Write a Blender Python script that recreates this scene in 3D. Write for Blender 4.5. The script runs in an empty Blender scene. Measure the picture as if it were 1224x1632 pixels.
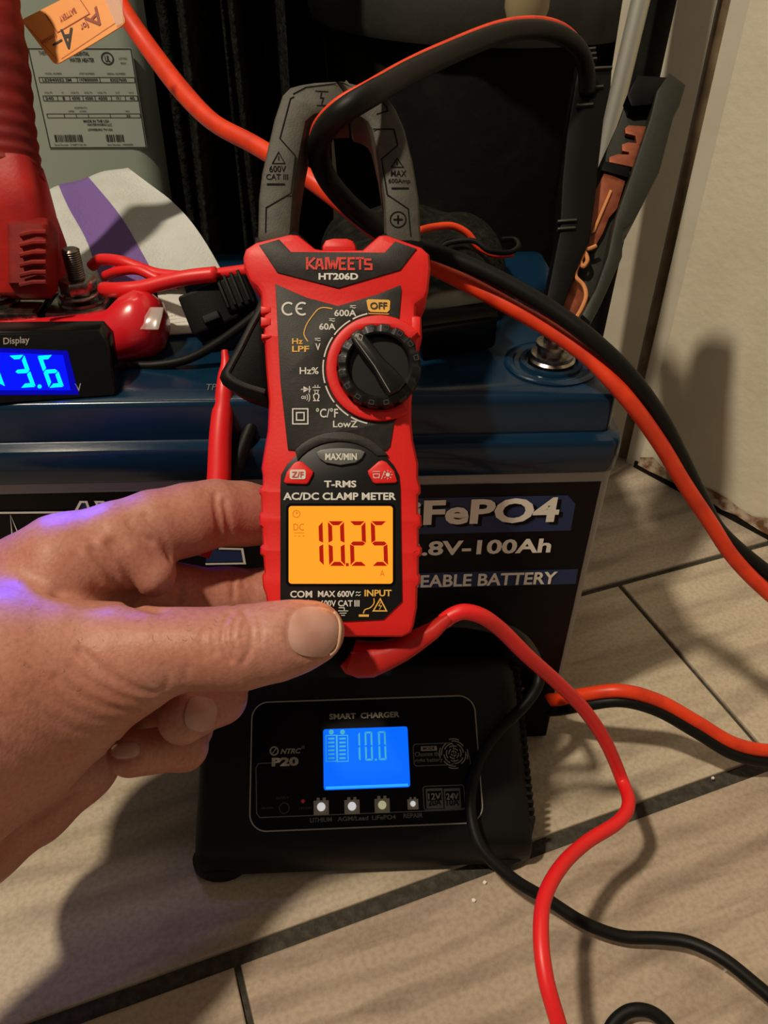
import bpy, math, random
import numpy as np
from mathutils import Vector, Matrix
from mathutils.geometry import tessellate_polygon
random.seed(7); np.random.seed(7)
SC = bpy.context.scene
COL = SC.collection
PI = math.pi

# ------------------------------------------------------------ camera
FPX = 1330.2                                    # focal length in pixels of the 1224x1632 frame
CAM = np.array([-.1194, -.3025, .3892])
YAW, PITCH, ROLL = -.05735, .66017, .01217
def _rot():
    cy, sy, cp, sp = math.cos(YAW), math.sin(YAW), math.cos(PITCH), math.sin(PITCH)
    w = np.array([-sy*cp, cy*cp, -sp]); r = np.array([cy, sy, 0.]); u = np.cross(r, w)
    return (r*math.cos(ROLL)+u*math.sin(ROLL), -r*math.sin(ROLL)+u*math.cos(ROLL), w)
CR, CU, CW = _rot()
cd = bpy.data.cameras.new('camera'); cam = bpy.data.objects.new('camera', cd); COL.objects.link(cam)
cd.sensor_fit = 'VERTICAL'; cd.sensor_height = 24; cd.lens = 24*FPX/1632
cd.clip_start = .01; cd.clip_end = 30
cam.matrix_world = Matrix(((CR[0], CU[0], -CW[0], CAM[0]), (CR[1], CU[1], -CW[1], CAM[1]), (CR[2], CU[2], -CW[2], CAM[2]), (0, 0, 0, 1)))
SC.camera = cam

# ------------------------------------------------------------ light
wd = bpy.data.worlds.new('room_light'); SC.world = wd; wd.use_nodes = True
bg = wd.node_tree.nodes['Background']; bg.inputs[0].default_value = (1, .88, .74, 1); bg.inputs[1].default_value = .135
def area(name, loc, target, size, power, color):
    l = bpy.data.lights.new(name, 'AREA'); l.shape = 'DISK'; l.size = size; l.energy = power; l.color = color
    o = bpy.data.objects.new(name, l); COL.objects.link(o); o.location = loc
    o.rotation_euler = (Vector(target)-Vector(loc)).to_track_quat('-Z', 'Y').to_euler(); return o
area('ceiling_lamp', (-1.02, -.50, 2.25), (-.1, 0, .1), .13, 50, (1, .86, .66))
area('room_lamp', (-.5, .95, 2.2), (0, 0, .1), .6, 10, (1, .85, .66))
SC.view_settings.view_transform = 'Standard'; SC.view_settings.look = 'None'
SC.view_settings.gamma = 1; SC.view_settings.use_curve_mapping = False; SC.view_settings.exposure = 0

# ------------------------------------------------------------ points in the room
def ray(x, y): return CR*(x-612)/FPX + CU*(816-y)/FPX + CW
def D(x, y, d): return CAM + d*ray(x, y)                       # at distance d along the lens axis
def Z(x, y, z): r = ray(x, y); return CAM + r*(z-CAM[2])/r[2]  # at height z
def Y(x, y, v): r = ray(x, y); return CAM + r*(v-CAM[1])/r[1]  # on a plane parallel to the battery front
def PL(x, y, p, n): r = ray(x, y); return CAM + r*(np.dot(np.array(p)-CAM, n)/np.dot(r, n))
def unit(v): v = np.array(v, float); return v/np.linalg.norm(v)

# ------------------------------------------------------------ materials
def mat(name, color, rough=.5, metal=0, spec=.5, emit=None, estr=0, noise=None, bump=None, coat=0, sss=0, alpha=1, trans=0, scratch=None):
    m = bpy.data.materials.new(name); m.use_nodes = True; nt = m.node_tree; b = nt.nodes['Principled BSDF']
    c = tuple(color)+(1,)
    b.inputs['Base Color'].default_value = c; b.inputs['Roughness'].default_value = rough; b.inputs['Metallic'].default_value = metal
    b.inputs['Specular IOR Level'].default_value = spec; b.inputs['Coat Weight'].default_value = coat
    if emit: b.inputs['Emission Color'].default_value = tuple(emit)+(1,); b.inputs['Emission Strength'].default_value = estr
    if sss: b.inputs['Subsurface Weight'].default_value = sss; b.inputs['Subsurface Radius'].default_value = (1, .35, .2); b.inputs['Subsurface Scale'].default_value = .004
    b.inputs['Alpha'].default_value = alpha; b.inputs['Transmission Weight'].default_value = trans
    tc = nt.nodes.new('ShaderNodeTexCoord')
    if noise:                                                  # (scale, second colour, lo, hi, stretch)
        sc, c2, lo, hi = noise[:4]; st = noise[4] if len(noise) > 4 else (1, 1, 1)
        mp = nt.nodes.new('ShaderNodeMapping'); mp.inputs['Scale'].default_value = st; nt.links.new(tc.outputs['Object'], mp.inputs[0])
        n = nt.nodes.new('ShaderNodeTexNoise'); n.inputs['Scale'].default_value = sc; n.inputs['Detail'].default_value = 6; nt.links.new(mp.outputs[0], n.inputs['Vector'])
        r = nt.nodes.new('ShaderNodeValToRGB'); r.color_ramp.elements[0].position = lo; r.color_ramp.elements[1].position = hi
        r.color_ramp.elements[0].color = c; r.color_ramp.elements[1].color = tuple(c2)+(1,)
        nt.links.new(n.outputs['Fac'], r.inputs[0]); nt.links.new(r.outputs[0], b.inputs['Base Color'])
    if bump:                                                   # (scale, strength, distance)
        n = nt.nodes.new('ShaderNodeTexNoise'); n.inputs['Scale'].default_value = bump[0]; n.inputs['Detail'].default_value = 5; nt.links.new(tc.outputs['Object'], n.inputs['Vector'])
        bp = nt.nodes.new('ShaderNodeBump'); bp.inputs['Strength'].default_value = bump[1]; bp.inputs['Distance'].default_value = bump[2]
        nt.links.new(n.outputs['Fac'], bp.inputs['Height']); nt.links.new(bp.outputs[0], b.inputs['Normal'])
    return m
M = {}
M['red_rubber'] = mat('red_rubber', (.68, .012, .010), .48, spec=.4, bump=(900, .12, .0004))
M['red_plastic'] = mat('red_plastic', (.46, .014, .010), .5, spec=.3, noise=(60, (.32, .008, .008), .4, .65), bump=(500, .2, .0005))
M['red_dark'] = mat('red_dark', (.23, .010, .006), .6, spec=.25, noise=(50, (.13, .006, .005), .4, .65), bump=(500, .2, .0005))
M['olive_black'] = mat('olive_black', (.013, .014, .009), .5, spec=.25, bump=(400, .3, .0005))
M['red_boot'] = mat('red_boot', (.62, .012, .02), .25, spec=.5, coat=.3)
M['red_lead'] = mat('red_lead', (.70, .012, .014), .42, spec=.45)
M['orange_cable'] = mat('orange_cable', (.72, .045, .008), .42, spec=.4, noise=(90, (.55, .03, .008), .45, .7))
M['black_cable'] = mat('black_cable', (.0035, .0035, .003), .5, spec=.2)
M['black_plastic'] = mat('black_plastic', (.0028, .0028, .0028), .5, spec=.08, bump=(1200, .15, .0003))
M['black_gloss'] = mat('black_gloss', (.003, .003, .003), .18, spec=.3)
M['charger_black'] = mat('charger_black', (.003, .003, .003), .5, spec=.22, bump=(1500, .25, .0003))
M['panel_black'] = mat('panel_black', (.001, .001, .0013), .35, spec=.12)
M['face_black'] = mat('face_black', (.014, .013, .011), .55, spec=.35, bump=(1800, .3, .0002), noise=(300, (.022, .02, .017), .4, .7))
M['face_dark'] = mat('face_dark', (.004, .004, .004), .4, spec=.35)
M['jaw_grey'] = mat('jaw_grey', (.042, .038, .028), .6, spec=.4, bump=(1500, .4, .0003), noise=(250, (.060, .055, .040), .35, .7))
M['groove'] = mat('groove', (.004, .004, .004), .8, spec=.1)
M['white_ink'] = mat('white_ink', (.62, .60, .55), .6)
M['yellow_ink'] = mat('yellow_ink', (.75, .40, .06), .6)
M['red_ink'] = mat('red_ink', (.62, .025, .012), .5)
M['grey_ink'] = mat('grey_ink', (.28, .26, .21), .6)
M['dim_ink'] = mat('dim_ink', (.11, .11, .10), .6)
M['faint_ink'] = mat('faint_ink', (.03, .03, .028), .6)
M['black_ink'] = mat('black_ink', (.012, .012, .012), .6)
M['brown_ink'] = mat('brown_ink', (.30, .06, .03), .6)
M['button_grey'] = mat('button_grey', (.12, .12, .115), .5)
M['lcd_orange'] = mat('lcd_orange', (.3, .1, .01), .3, spec=.2, emit=(1, .285, .014), estr=1.05)
M['lcd_digit'] = mat('lcd_digit', (.22, .004, .002), .4, spec=.1, emit=(.30, .008, .002), estr=.75)
M['lcd_sign'] = mat('lcd_sign', (.3, .08, .01), .4, spec=.1, emit=(.42, .10, .01), estr=.8)
M['lcd_blue'] = mat('lcd_blue', (.0, .03, .3), .2, spec=.3, emit=(.0, .13, 1), estr=1.05)
M['lcd_blue_light'] = mat('lcd_blue_light', (.0, .03, .3), .2, emit=(.02, .30, 1), estr=1.3)
M['lcd_teal'] = mat('lcd_teal', (.02, .2, .3), .3, emit=(.03, .33, .42), estr=.8)
M['led_blue'] = mat('led_blue', (0, 0, .1), .6, spec=.05, emit=(.0, .004, 1), estr=1.6)
M['led_blue_dim'] = mat('led_blue_dim', (0, 0, .05), .6, spec=.05, emit=(.0, .0, .35), estr=1)
M['led_cyan'] = mat('led_cyan', (0, .1, .2), .6, spec=.05, emit=(.0, .78, 1), estr=2.2)
M['led_white'] = mat('led_white', (.7, .7, .68), .4, emit=(.75, .78, .8), estr=.6)
M['led_warm'] = mat('led_warm', (.6, .6, .4), .4, emit=(.6, .6, .35), estr=.45)
M['battery_blue'] = mat('battery_blue', (.003, .019, .044), .2, spec=.28, bump=(350, .05, .0004), coat=.1)
M['battery_grey'] = mat('battery_grey', (.26, .25, .23), .5, bump=(900, .2, .0003))
M['label_black'] = mat('label_black', (.002, .002, .0025), .35, spec=.15)
M['label_blue'] = mat('label_blue', (.018, .035, .11), .35, spec=.3)
M['label_white'] = mat('label_white', (.88, .84, .74), .45)
M['steel'] = mat('steel', (.45, .42, .38), .28, metal=1, noise=(300, (.25, .22, .19), .4, .6))
M['stud_steel'] = mat('stud_steel', (.22, .19, .17), .35, metal=1)
M['chrome'] = mat('chrome', (.50, .50, .44), .42, metal=.7)
M['copper'] = mat('copper', (.30, .085, .040), .42, metal=.6, noise=(150, (.20, .045, .022), .4, .7))
M['copper_bright'] = mat('copper_bright', (.62, .25, .09), .4, metal=.4)
M['heater_grey'] = mat('heater_grey', (.34, .40, .34), .4, spec=.4, bump=(60, .05, .001))
M['sticker'] = mat('sticker', (.36, .41, .36), .5)
M['sticker_ink'] = mat('sticker_ink', (.03, .03, .03), .6)
M['fuzz'] = mat('fuzz', (.006, .006, .005), .95, spec=.1, noise=(160, (.022, .022, .017), .45, .8), bump=(260, 1, .004))
M['bin_black'] = mat('bin_black', (.005, .005, .0055), .8, spec=.1, bump=(40, .5, .004), noise=(14, (.014, .015, .008), .5, .75))
M['bin_rim'] = mat('bin_rim', (.028, .029, .022), .45, spec=.4, bump=(200, .3, .001))
M['towel_white'] = mat('towel_white', (.52, .54, .52), .9, spec=.1, bump=(700, .8, .001), noise=(30, (.44, .46, .43), .4, .7))
M['towel_purple'] = mat('towel_purple', (.17, .10, .30), .9, spec=.1, bump=(700, .8, .001))
M['paper'] = mat('paper', (.55, .54, .50), .8)
M['tag_orange'] = mat('tag_orange', (.90, .34, .07), .45, coat=.3, bump=(40, .3, .001))
M['tag_ink'] = mat('tag_ink', (.35, .06, .02), .6)
M['tape_clear'] = mat('tape_clear', (.8, .75, .7), .15, alpha=.25)
M['wall_paint'] = mat('wall_paint', (.66, .60, .47), .65, spec=.25, noise=(25, (.61, .55, .42), .4, .7), bump=(170, .35, .0012))
M['trim_paint'] = mat('trim_paint', (.58, .54, .44), .6, noise=(30, (.53, .48, .38), .4, .7), bump=(260, .2, .0006))
M['grime'] = mat('grime', (.15, .10, .055), .9, noise=(60, (.26, .19, .11), .4, .7))
M['gap_shade'] = mat('gap_shade', (.012, .010, .008), .95, spec=.05)
M['rust_edge'] = mat('rust_edge', (.42, .33, .24), .9, noise=(120, (.14, .06, .02), .40, .6), bump=(300, .8, .001))
M['grout'] = mat('grout', (.040, .036, .028), .95, spec=.1, noise=(250, (.07, .062, .05), .4, .7), bump=(500, 1, .001))
M['nail'] = mat('nail', (.50, .29, .24), .3, spec=.4, sss=.1, noise=(110, (.44, .22, .17), .4, .7))
M['nail_edge'] = mat('nail_edge', (.50, .31, .20), .5)
M['gold'] = mat('gold', (.30, .24, .13), .5)
M['crumb'] = mat('crumb', (.75, .72, .66), .8)
M['hair'] = mat('hair', (.20, .10, .065), .7)

def skin_material():
    m = bpy.data.materials.new('skin'); m.use_nodes = True; nt = m.node_tree; b = nt.nodes['Principled BSDF']
    tc = nt.nodes.new('ShaderNodeTexCoord')
    def noise(s, d=4):
        n = nt.nodes.new('ShaderNodeTexNoise'); n.inputs['Scale'].default_value = s; n.inputs['Detail'].default_value = d
        nt.links.new(tc.outputs['Object'], n.inputs['Vector']); return n
    n1 = noise(38); r = nt.nodes.new('ShaderNodeValToRGB'); e = r.color_ramp.elements
    e[0].position = .32; e[0].color = (.42, .165, .110, 1); e[1].position = .68; e[1].color = (.46, .215, .160, 1)
    nt.links.new(n1.outputs['Fac'], r.inputs[0])
    n2 = noise(600, 3); mx = nt.nodes.new('ShaderNodeMixRGB'); mx.blend_type = 'MULTIPLY'; mx.inputs[0].default_value = .35
    r2 = nt.nodes.new('ShaderNodeValToRGB'); r2.color_ramp.elements[0].position = .35; r2.color_ramp.elements[1].position = .6; r2.color_ramp.elements[0].color = (.62, .52, .48, 1)
    nt.links.new(n2.outputs['Fac'], r2.inputs[0]); nt.links.new(r.outputs[0], mx.inputs[1]); nt.links.new(r2.outputs[0], mx.inputs[2])
    nt.links.new(mx.outputs[0], b.inputs['Base Color'])
    b.inputs['Roughness'].default_value = .5; b.inputs['Specular IOR Level'].default_value = .4
    b.inputs['Subsurface Weight'].default_value = .12; b.inputs['Subsurface Radius'].default_value = (1, .35, .2); b.inputs['Subsurface Scale'].default_value = .004
    v = nt.nodes.new('ShaderNodeTexVoronoi'); v.inputs['Scale'].default_value = 900; nt.links.new(tc.outputs['Object'], v.inputs['Vector'])
    n3 = noise(160, 6); ad = nt.nodes.new('ShaderNodeMath'); ad.operation = 'ADD'
    mu = nt.nodes.new('ShaderNodeMath'); mu.operation = 'MULTIPLY'; mu.inputs[1].default_value = .25
    nt.links.new(v.outputs['Distance'], mu.inputs[0]); nt.links.new(mu.outputs[0], ad.inputs[0]); nt.links.new(n3.outputs['Fac'], ad.inputs[1])
    bp = nt.nodes.new('ShaderNodeBump'); bp.inputs['Strength'].default_value = .35; bp.inputs['Distance'].default_value = .0006
    nt.links.new(ad.outputs[0], bp.inputs['Height']); nt.links.new(bp.outputs[0], b.inputs['Normal'])
    return m
M['skin'] = skin_material()

def tile_material(name, ca, cb, seed):
    m = bpy.data.materials.new(name); m.use_nodes = True; nt = m.node_tree; b = nt.nodes['Principled BSDF']
    tc = nt.nodes.new('ShaderNodeTexCoord'); mp = nt.nodes.new('ShaderNodeMapping')
    mp.inputs['Scale'].default_value = (1, 5.5, 1); mp.inputs['Location'].default_value = (seed, seed*1.7, 0); nt.links.new(tc.outputs['Object'], mp.inputs[0])
    n0 = nt.nodes.new('ShaderNodeTexNoise'); n0.inputs['Scale'].default_value = 4; n0.inputs['Detail'].default_value = 3; n0.inputs['Distortion'].default_value = 1.2; nt.links.new(mp.outputs[0], n0.inputs['Vector'])
    n1 = nt.nodes.new('ShaderNodeTexNoise'); n1.inputs['Scale'].default_value = 16; n1.inputs['Detail'].default_value = 8; n1.inputs['Distortion'].default_value = .8; nt.links.new(mp.outputs[0], n1.inputs['Vector'])
    wv = nt.nodes.new('ShaderNodeTexWave'); wv.bands_direction = 'Y'; wv.inputs['Scale'].default_value = 2.2; wv.inputs['Distortion'].default_value = 9; wv.inputs['Detail'].default_value = 3; wv.inputs['Detail Scale'].default_value = 1.2
    nt.links.new(mp.outputs[0], wv.inputs['Vector'])
    a = nt.nodes.new('ShaderNodeMath'); a.operation = 'MULTIPLY_ADD'; a.inputs[1].default_value = .35; nt.links.new(wv.outputs['Fac'], a.inputs[0]); nt.links.new(n1.outputs['Fac'], a.inputs[2])
    a2 = nt.nodes.new('ShaderNodeMath'); a2.operation = 'MULTIPLY_ADD'; a2.inputs[1].default_value = .5; nt.links.new(n0.outputs['Fac'], a2.inputs[0]); nt.links.new(a.outputs[0], a2.inputs[2])
    r = nt.nodes.new('ShaderNodeValToRGB'); r.color_ramp.elements[0].position = .62; r.color_ramp.elements[1].position = 1.08
    r.color_ramp.elements[0].color = tuple(cb)+(1,); r.color_ramp.elements[1].color = tuple(ca)+(1,); nt.links.new(a2.outputs[0], r.inputs[0])
    n4 = nt.nodes.new('ShaderNodeTexNoise'); n4.inputs['Scale'].default_value = 420; n4.inputs['Detail'].default_value = 3; nt.links.new(tc.outputs['Object'], n4.inputs['Vector'])
    r4 = nt.nodes.new('ShaderNodeValToRGB'); r4.color_ramp.elements[0].position = .3; r4.color_ramp.elements[1].position = .6; r4.color_ramp.elements[0].color = (.68, .66, .62, 1)
    nt.links.new(n4.outputs['Fac'], r4.inputs[0])
    mx = nt.nodes.new('ShaderNodeMixRGB'); mx.blend_type = 'MULTIPLY'; mx.inputs[0].default_value = .6
    nt.links.new(r.outputs[0], mx.inputs[1]); nt.links.new(r4.outputs[0], mx.inputs[2]); nt.links.new(mx.outputs[0], b.inputs['Base Color'])
    b.inputs['Roughness'].default_value = .55; b.inputs['Specular IOR Level'].default_value = .3
    bp = nt.nodes.new('ShaderNodeBump'); bp.inputs['Strength'].default_value = .3; bp.inputs['Distance'].default_value = .0006
    nt.links.new(a.outputs[0], bp.inputs['Height']); nt.links.new(bp.outputs[0], b.inputs['Normal'])
    return m
M['tile_light'] = tile_material('tile_light', (.46, .385, .285), (.33, .27, .20), 1.3)
M['tile_brown'] = tile_material('tile_brown', (.40, .315, .235), (.25, .19, .14), 4.1)
M['tile_grey'] = tile_material('tile_grey', (.43, .36, .28), (.29, .235, .18), 7.7)

# ------------------------------------------------------------ mesh helpers
class MB:
    def __init__(s): s.v = []; s.f = []; s.marks = []
    def add(s, vs, fs, T=None):
        o = len(s.v)
        for p in vs:
            p = np.array(p, float)
            if T is not None: p = T(p)
            s.v.append(tuple(p))
        s.f += [tuple(i+o for i in f) for f in fs]; return s
    def prism(s, poly, z0, z1, b=0, T=None, back=False):
        """extruded outline with rounded front edge (and back edge if asked)"""
        poly = [np.array(p, float) for p in poly]
        if sum(poly[i-1][0]*poly[i][1]-poly[i][0]*poly[i-1][1] for i in range(len(poly))) < 0: poly = poly[::-1]
        n = len(poly); rings = []
        def inset(d):
            out = []
            for i in range(n):
                a, p, c = poly[i-1], poly[i], poly[(i+1) % n]
                e1 = unit(p-a) if np.linalg.norm(p-a) > 1e-9 else np.array([1., 0]); e2 = unit(c-p) if np.linalg.norm(c-p) > 1e-9 else e1
                n1 = np.array([-e1[1], e1[0]]); n2 = np.array([-e2[1], e2[0]]); m = n1+n2; L = np.dot(m, m)
                m = m*2/L if L > .6 else m*1.8
                out.append(p+m*d*1.0)
            return out
        lay = []
        if back and b: lay += [(b, z0), (b*.3, z0+b*.3), (0, z0+b)]
        else: lay += [(0, z0)]
        if b: lay += [(0, z1-b), (b*.3, z1-b*.3), (b, z1)]
        else: lay += [(0, z1)]
        vs = []
        for d, z in lay: vs += [(q[0], q[1], z) for q in (inset(d) if d else poly)]
        fs = []
        for k in range(len(lay)-1):
            for i in range(n): j = (i+1) % n; fs.append((k*n+i, k*n+j, (k+1)*n+j, (k+1)*n+i))
        top = [Vector(vs[(len(lay)-1)*n+i]) for i in range(n)]; o = (len(lay)-1)*n
        for t in tessellate_polygon([top]):
            a, b2, c = t; p, q, r = top[a], top[b2], top[c]
            up = (q-p).cross(r-p).z > 0
            t = t if up else (a, c, b2)
            fs.append(tuple(o+i for i in t)); fs.append(tuple(reversed(t)))
        return s.add(vs, fs, T)
    def tube(s, pts, rad, seg=14, T=None, cap=True, flat=1.0):
        P = [np.array(p, float) for p in pts]; n = len(P)
        if not hasattr(rad, '__len__'): rad = [rad]*n
        t0 = unit(P[1]-P[0]); ref = np.array([0, 0, 1.]) if abs(t0[2]) < .9 else np.array([1., 0, 0])
        nx = unit(np.cross(t0, ref)); vs = []; fs = []
        for i in range(n):
            t = unit(P[min(i+1, n-1)]-P[max(i-1, 0)]); nx = unit(nx-t*np.dot(nx, t)); ny = np.cross(t, nx)
            for k in range(seg):
                a = 2*PI*k/seg; vs.append(P[i]+rad[i]*(math.cos(a)*nx+flat*math.sin(a)*ny))
        for i in range(n-1):
            for k in range(seg): j = (k+1) % seg; fs.append((i*seg+k, i*seg+j, (i+1)*seg+j, (i+1)*seg+k))
        if cap: fs.append(tuple(range(seg))[::-1]); fs.append(tuple((n-1)*seg+k for k in range(seg)))
        return s.add(vs, fs, T)
    def lathe(s, prof, seg=32, T=None):
        """profile of (radius, z) from bottom to top"""
        vs = []; fs = []; n = len(prof)
        for r, z in prof:
            for k in range(seg): a = 2*PI*k/seg; vs.append((r*math.cos(a), r*math.sin(a), z))
        for i in range(n-1):
            for k in range(seg): j = (k+1) % seg; fs.append((i*seg+k, i*seg+j, (i+1)*seg+j, (i+1)*seg+k))
        fs.append(tuple(range(seg))[::-1]); fs.append(tuple((n-1)*seg+k for k in range(seg)))
        return s.add(vs, fs, T)
    def grid(s, fn, nu, nv, T=None):
        vs = [fn(i/(nu-1), j/(nv-1)) for j in range(nv) for i in range(nu)]
        fs = [(j*nu+i, j*nu+i+1, (j+1)*nu+i+1, (j+1)*nu+i) for j in range(nv-1) for i in range(nu-1)]
        return s.add(vs, fs, T)
    def box(s, a, b, bev=0, T=None):
        x0, y0, z0 = a; x1, y1, z1 = b
        return s.prism([(x0, y0), (x1, y0), (x1, y1), (x0, y1)], z0, z1, bev, T, back=True)
    def stroke(s, pts, w, z, h=.0001, T=None, closed=False):
        """flat line of width w through 2D points"""
        P = [np.array(p[:2], float) for p in pts]; n = len(P); L = []; R = []
        for i in range(n):
            a = P[i-1] if (i > 0 or closed) else P[i]; c = P[(i+1) % n] if (i < n-1 or closed) else P[i]
            e1 = unit(P[i]-a) if np.linalg.norm(P[i]-a) > 1e-9 else unit(c-P[i]); e2 = unit(c-P[i]) if np.linalg.norm(c-P[i]) > 1e-9 else e1
            m = np.array([-e1[1]-e2[1], e1[0]+e2[0]]); q = np.dot(m, m); m = m*2/q if q > .8 else m*1.2
            L.append(P[i]+m*w/2); R.append(P[i]-m*w/2)
        vs = [(*p, z) for p in L]+[(*p, z) for p in R]; m = n if closed else n-1
        return s.add(vs, [(i, n+i, n+(i+1) % n, (i+1) % n) for i in range(m)], T)
    def dot(s, x, y, r, z, seg=16, T=None, sy=1):
        return s.add([(x+r*math.cos(2*PI*k/seg), y+r*sy*math.sin(2*PI*k/seg), z) for k in range(seg)], [tuple(range(seg))], T)

def smooth_path(pts, sub=6):
    P = [np.array(p, float) for p in pts]; P = [2*P[0]-P[1]]+P+[2*P[-1]-P[-2]]; out = []
    for i in range(1, len(P)-2):
        for k in range(sub):
            t = k/sub; a, b, c, d = P[i-1:i+3]
            out.append(.5*((2*b)+(c-a)*t+(2*a-5*b+4*c-d)*t*t+(3*b-a-3*c+d)*t**3))
    out.append(P[-2]); return out
def arc(cx, cy, r, a0, a1, n=16):
    return [(cx+r*math.cos(math.radians(a0+(a1-a0)*k/n)), cy+r*math.sin(math.radians(a0+(a1-a0)*k/n))) for k in range(n+1)]
def rrect(x0, y0, x1, y1, r, n=5):
    x0, x1 = min(x0, x1), max(x0, x1); y0, y1 = min(y0, y1), max(y0, y1)
    return arc(x1-r, y1-r, r, 0, 90, n)+arc(x0+r, y1-r, r, 90, 180, n)+arc(x0+r, y0+r, r, 180, 270, n)+arc(x1-r, y0+r, r, 270, 360, n)

def obj(name, mb, m, parent=None, smooth=True, angle=40, kind=None, label=None):
    if mb.marks and parent is not None and kind is None:      # every word or sign is a part of its own
        cuts = sorted(set([0]+mb.marks+[len(mb.v)])); out = None
        for a, b in zip(cuts[:-1], cuts[1:]):
            if b <= a: continue
            q = MB(); q.v = mb.v[a:b]; q.f = [tuple(i-a for i in f) for f in mb.f if a <= f[0] < b]
            if q.f: o = obj(name, q, m, parent, smooth, angle, None, label); out = out or o
        return out
    me = bpy.data.meshes.new(name)
    vs = np.array(mb.v, float)
    if parent is not None:
        iv = np.array(parent.matrix_basis.inverted()) if parent.parent is None else np.array((parent.parent.matrix_basis @ parent.matrix_basis).inverted())
        vs = vs @ iv[:3, :3].T + iv[:3, 3]
        off = np.zeros(3)
    else:
        off = np.array([(vs[:, 0].min()+vs[:, 0].max())/2, (vs[:, 1].min()+vs[:, 1].max())/2, vs[:, 2].min()]); vs = vs-off
    me.from_pydata(vs.tolist(), [], mb.f); me.validate(); me.update()
    o = bpy.data.objects.new(name, me); COL.objects.link(o); o.location = off
    if parent is not None: o.parent = parent
    for mm in (m if isinstance(m, list) else [m]): me.materials.append(M[mm])
    if smooth:
        me.polygons.foreach_set('use_smooth', [True]*len(me.polygons))
        if angle: me.set_sharp_from_angle(angle=math.radians(angle))
    if kind: o['kind'] = kind
    if label: o['label'] = label
    return o
def thing(name, label, cat, loc=(0, 0, 0), group=None):
    o = bpy.data.objects.new(name, None); COL.objects.link(o); o.empty_display_size = .02
    o.location = tuple(float(v) for v in loc); o['label'] = label; o['category'] = cat
    if group: o['group'] = group
    return o
def tag(o, label, cat, group=None):
    o['label'] = label; o['category'] = cat
    if group: o['group'] = group
    return o

_tc = {}
def glyphs(string, bold=0., shear=0.):
    k = (string, bold, shear)
    if k not in _tc:
        cu = bpy.data.curves.new('t', 'FONT'); cu.body = string; cu.offset = bold; cu.shear = shear; cu.resolution_u = 3
        cu.fill_mode = 'FRONT'; ob = bpy.data.objects.new('t', cu)
        me = bpy.data.meshes.new_from_object(ob); v = [tuple(q.co) for q in me.vertices]; f = [tuple(p.vertices) for p in me.polygons]
        bpy.data.objects.remove(ob); bpy.data.meshes.remove(me); bpy.data.curves.remove(cu)
        _tc[k] = (v, f)
    return _tc[k]
def text(mb, string, x0, x1, yb, yt, z, T=None, bold=.0, shear=0., sub=None):
    """lettering fitted to a box: ink from x0 to x1, yb the lower and yt the upper edge.
       sub: the tail of the string that the box fits, the rest runs on to the left."""
    v, f = glyphs(string, bold, shear)
    if not v: return
    mb.marks.append(len(mb.v))
    V = np.array(v); a, b = V[:, 0].min(), V[:, 0].max(); lo, hi = V[:, 1].min(), V[:, 1].max()
    if sub:
        S = np.array(glyphs(sub, bold, shear)[0]); w = S[:, 0].max()-S[:, 0].min(); sx = (x1-x0)/w
        X = x1-(b-V[:, 0])*sx
    else: X = x0+(V[:, 0]-a)*(x1-x0)/(b-a)
    Yv = yb+(V[:, 1]-lo)*(yt-yb)/(hi-lo)
    mb.add(list(zip(X, Yv, [z]*len(X))), f, T); mb.marks.append(len(mb.v))

# =====================================================================================
# SETTING: plank tile floor, wall on the right, frame and wall behind
# =====================================================================================
TH = .3088                                                # direction of the plank rows
ex, ey = np.array([math.cos(TH), math.sin(TH), 0]), np.array([-math.sin(TH), math.cos(TH), 0])
A0 = Z(69, 1632, 0)                                       # a point on the nearer long joint
Bd = abs(np.dot(Z(936, 943, 0)-A0, ey))                   # row width
fl = obj('floor', MB().box((-1.6, -1.4, -.03), (1.6, 1.4, -.0022)), 'grout', kind='structure')
jC = np.dot(Z(1100, 1061, 0)-A0, ex); jD = np.dot(Z(386, 1575, 0)-A0, ex)
LN = .61
mats = ['tile_brown', 'tile_light', 'tile_grey', 'tile_brown', 'tile_light']
tl = {}
for row in range(-6, 8):
    off = {0: jC, -1: jD, 1: jC+.33}.get(row, (row*.37) % LN)
    for k in range(-3, 3):
        x0 = off+k*LN; cx = x0+LN/2; cyy = (row+.5)*Bd
        c = A0+ex*cx+ey*cyy
        if abs(c[0]) > 1.2 or abs(c[1]) > 1.1: continue
        g = .0022 if row != -1 else .0022
        # nearer joint is the wider one
        lo = g+(.0012 if row == 0 else 0); hi = g+(.0028 if row == -1 else 0)
        mname = 'tile_light' if row == 0 else ('tile_brown' if row == -1 else ('tile_grey' if row == 1 else mats[(row*3+k) % 5]))
        key = (mname, round(lo, 4), round(hi, 4))
        if key not in tl:
            m_ = MB().prism([(-LN/2+g*.7, -Bd/2+lo), (LN/2-g*.7, -Bd/2+lo), (LN/2-g*.7, Bd/2-hi), (-LN/2+g*.7, Bd/2-hi)], -.012, 0, .0009)
            me = bpy.data.meshes.new('floor_tile'); me.from_pydata(m_.v, [], m_.f); me.materials.append(M[mname]); tl[key] = me
        o = bpy.data.objects.new('floor_tile', tl[key]); COL.objects.link(o); o.parent = fl
        loc = Vector(c)-fl.location
        o.location = loc; o.rotation_euler = (0, 0, TH)

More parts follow.
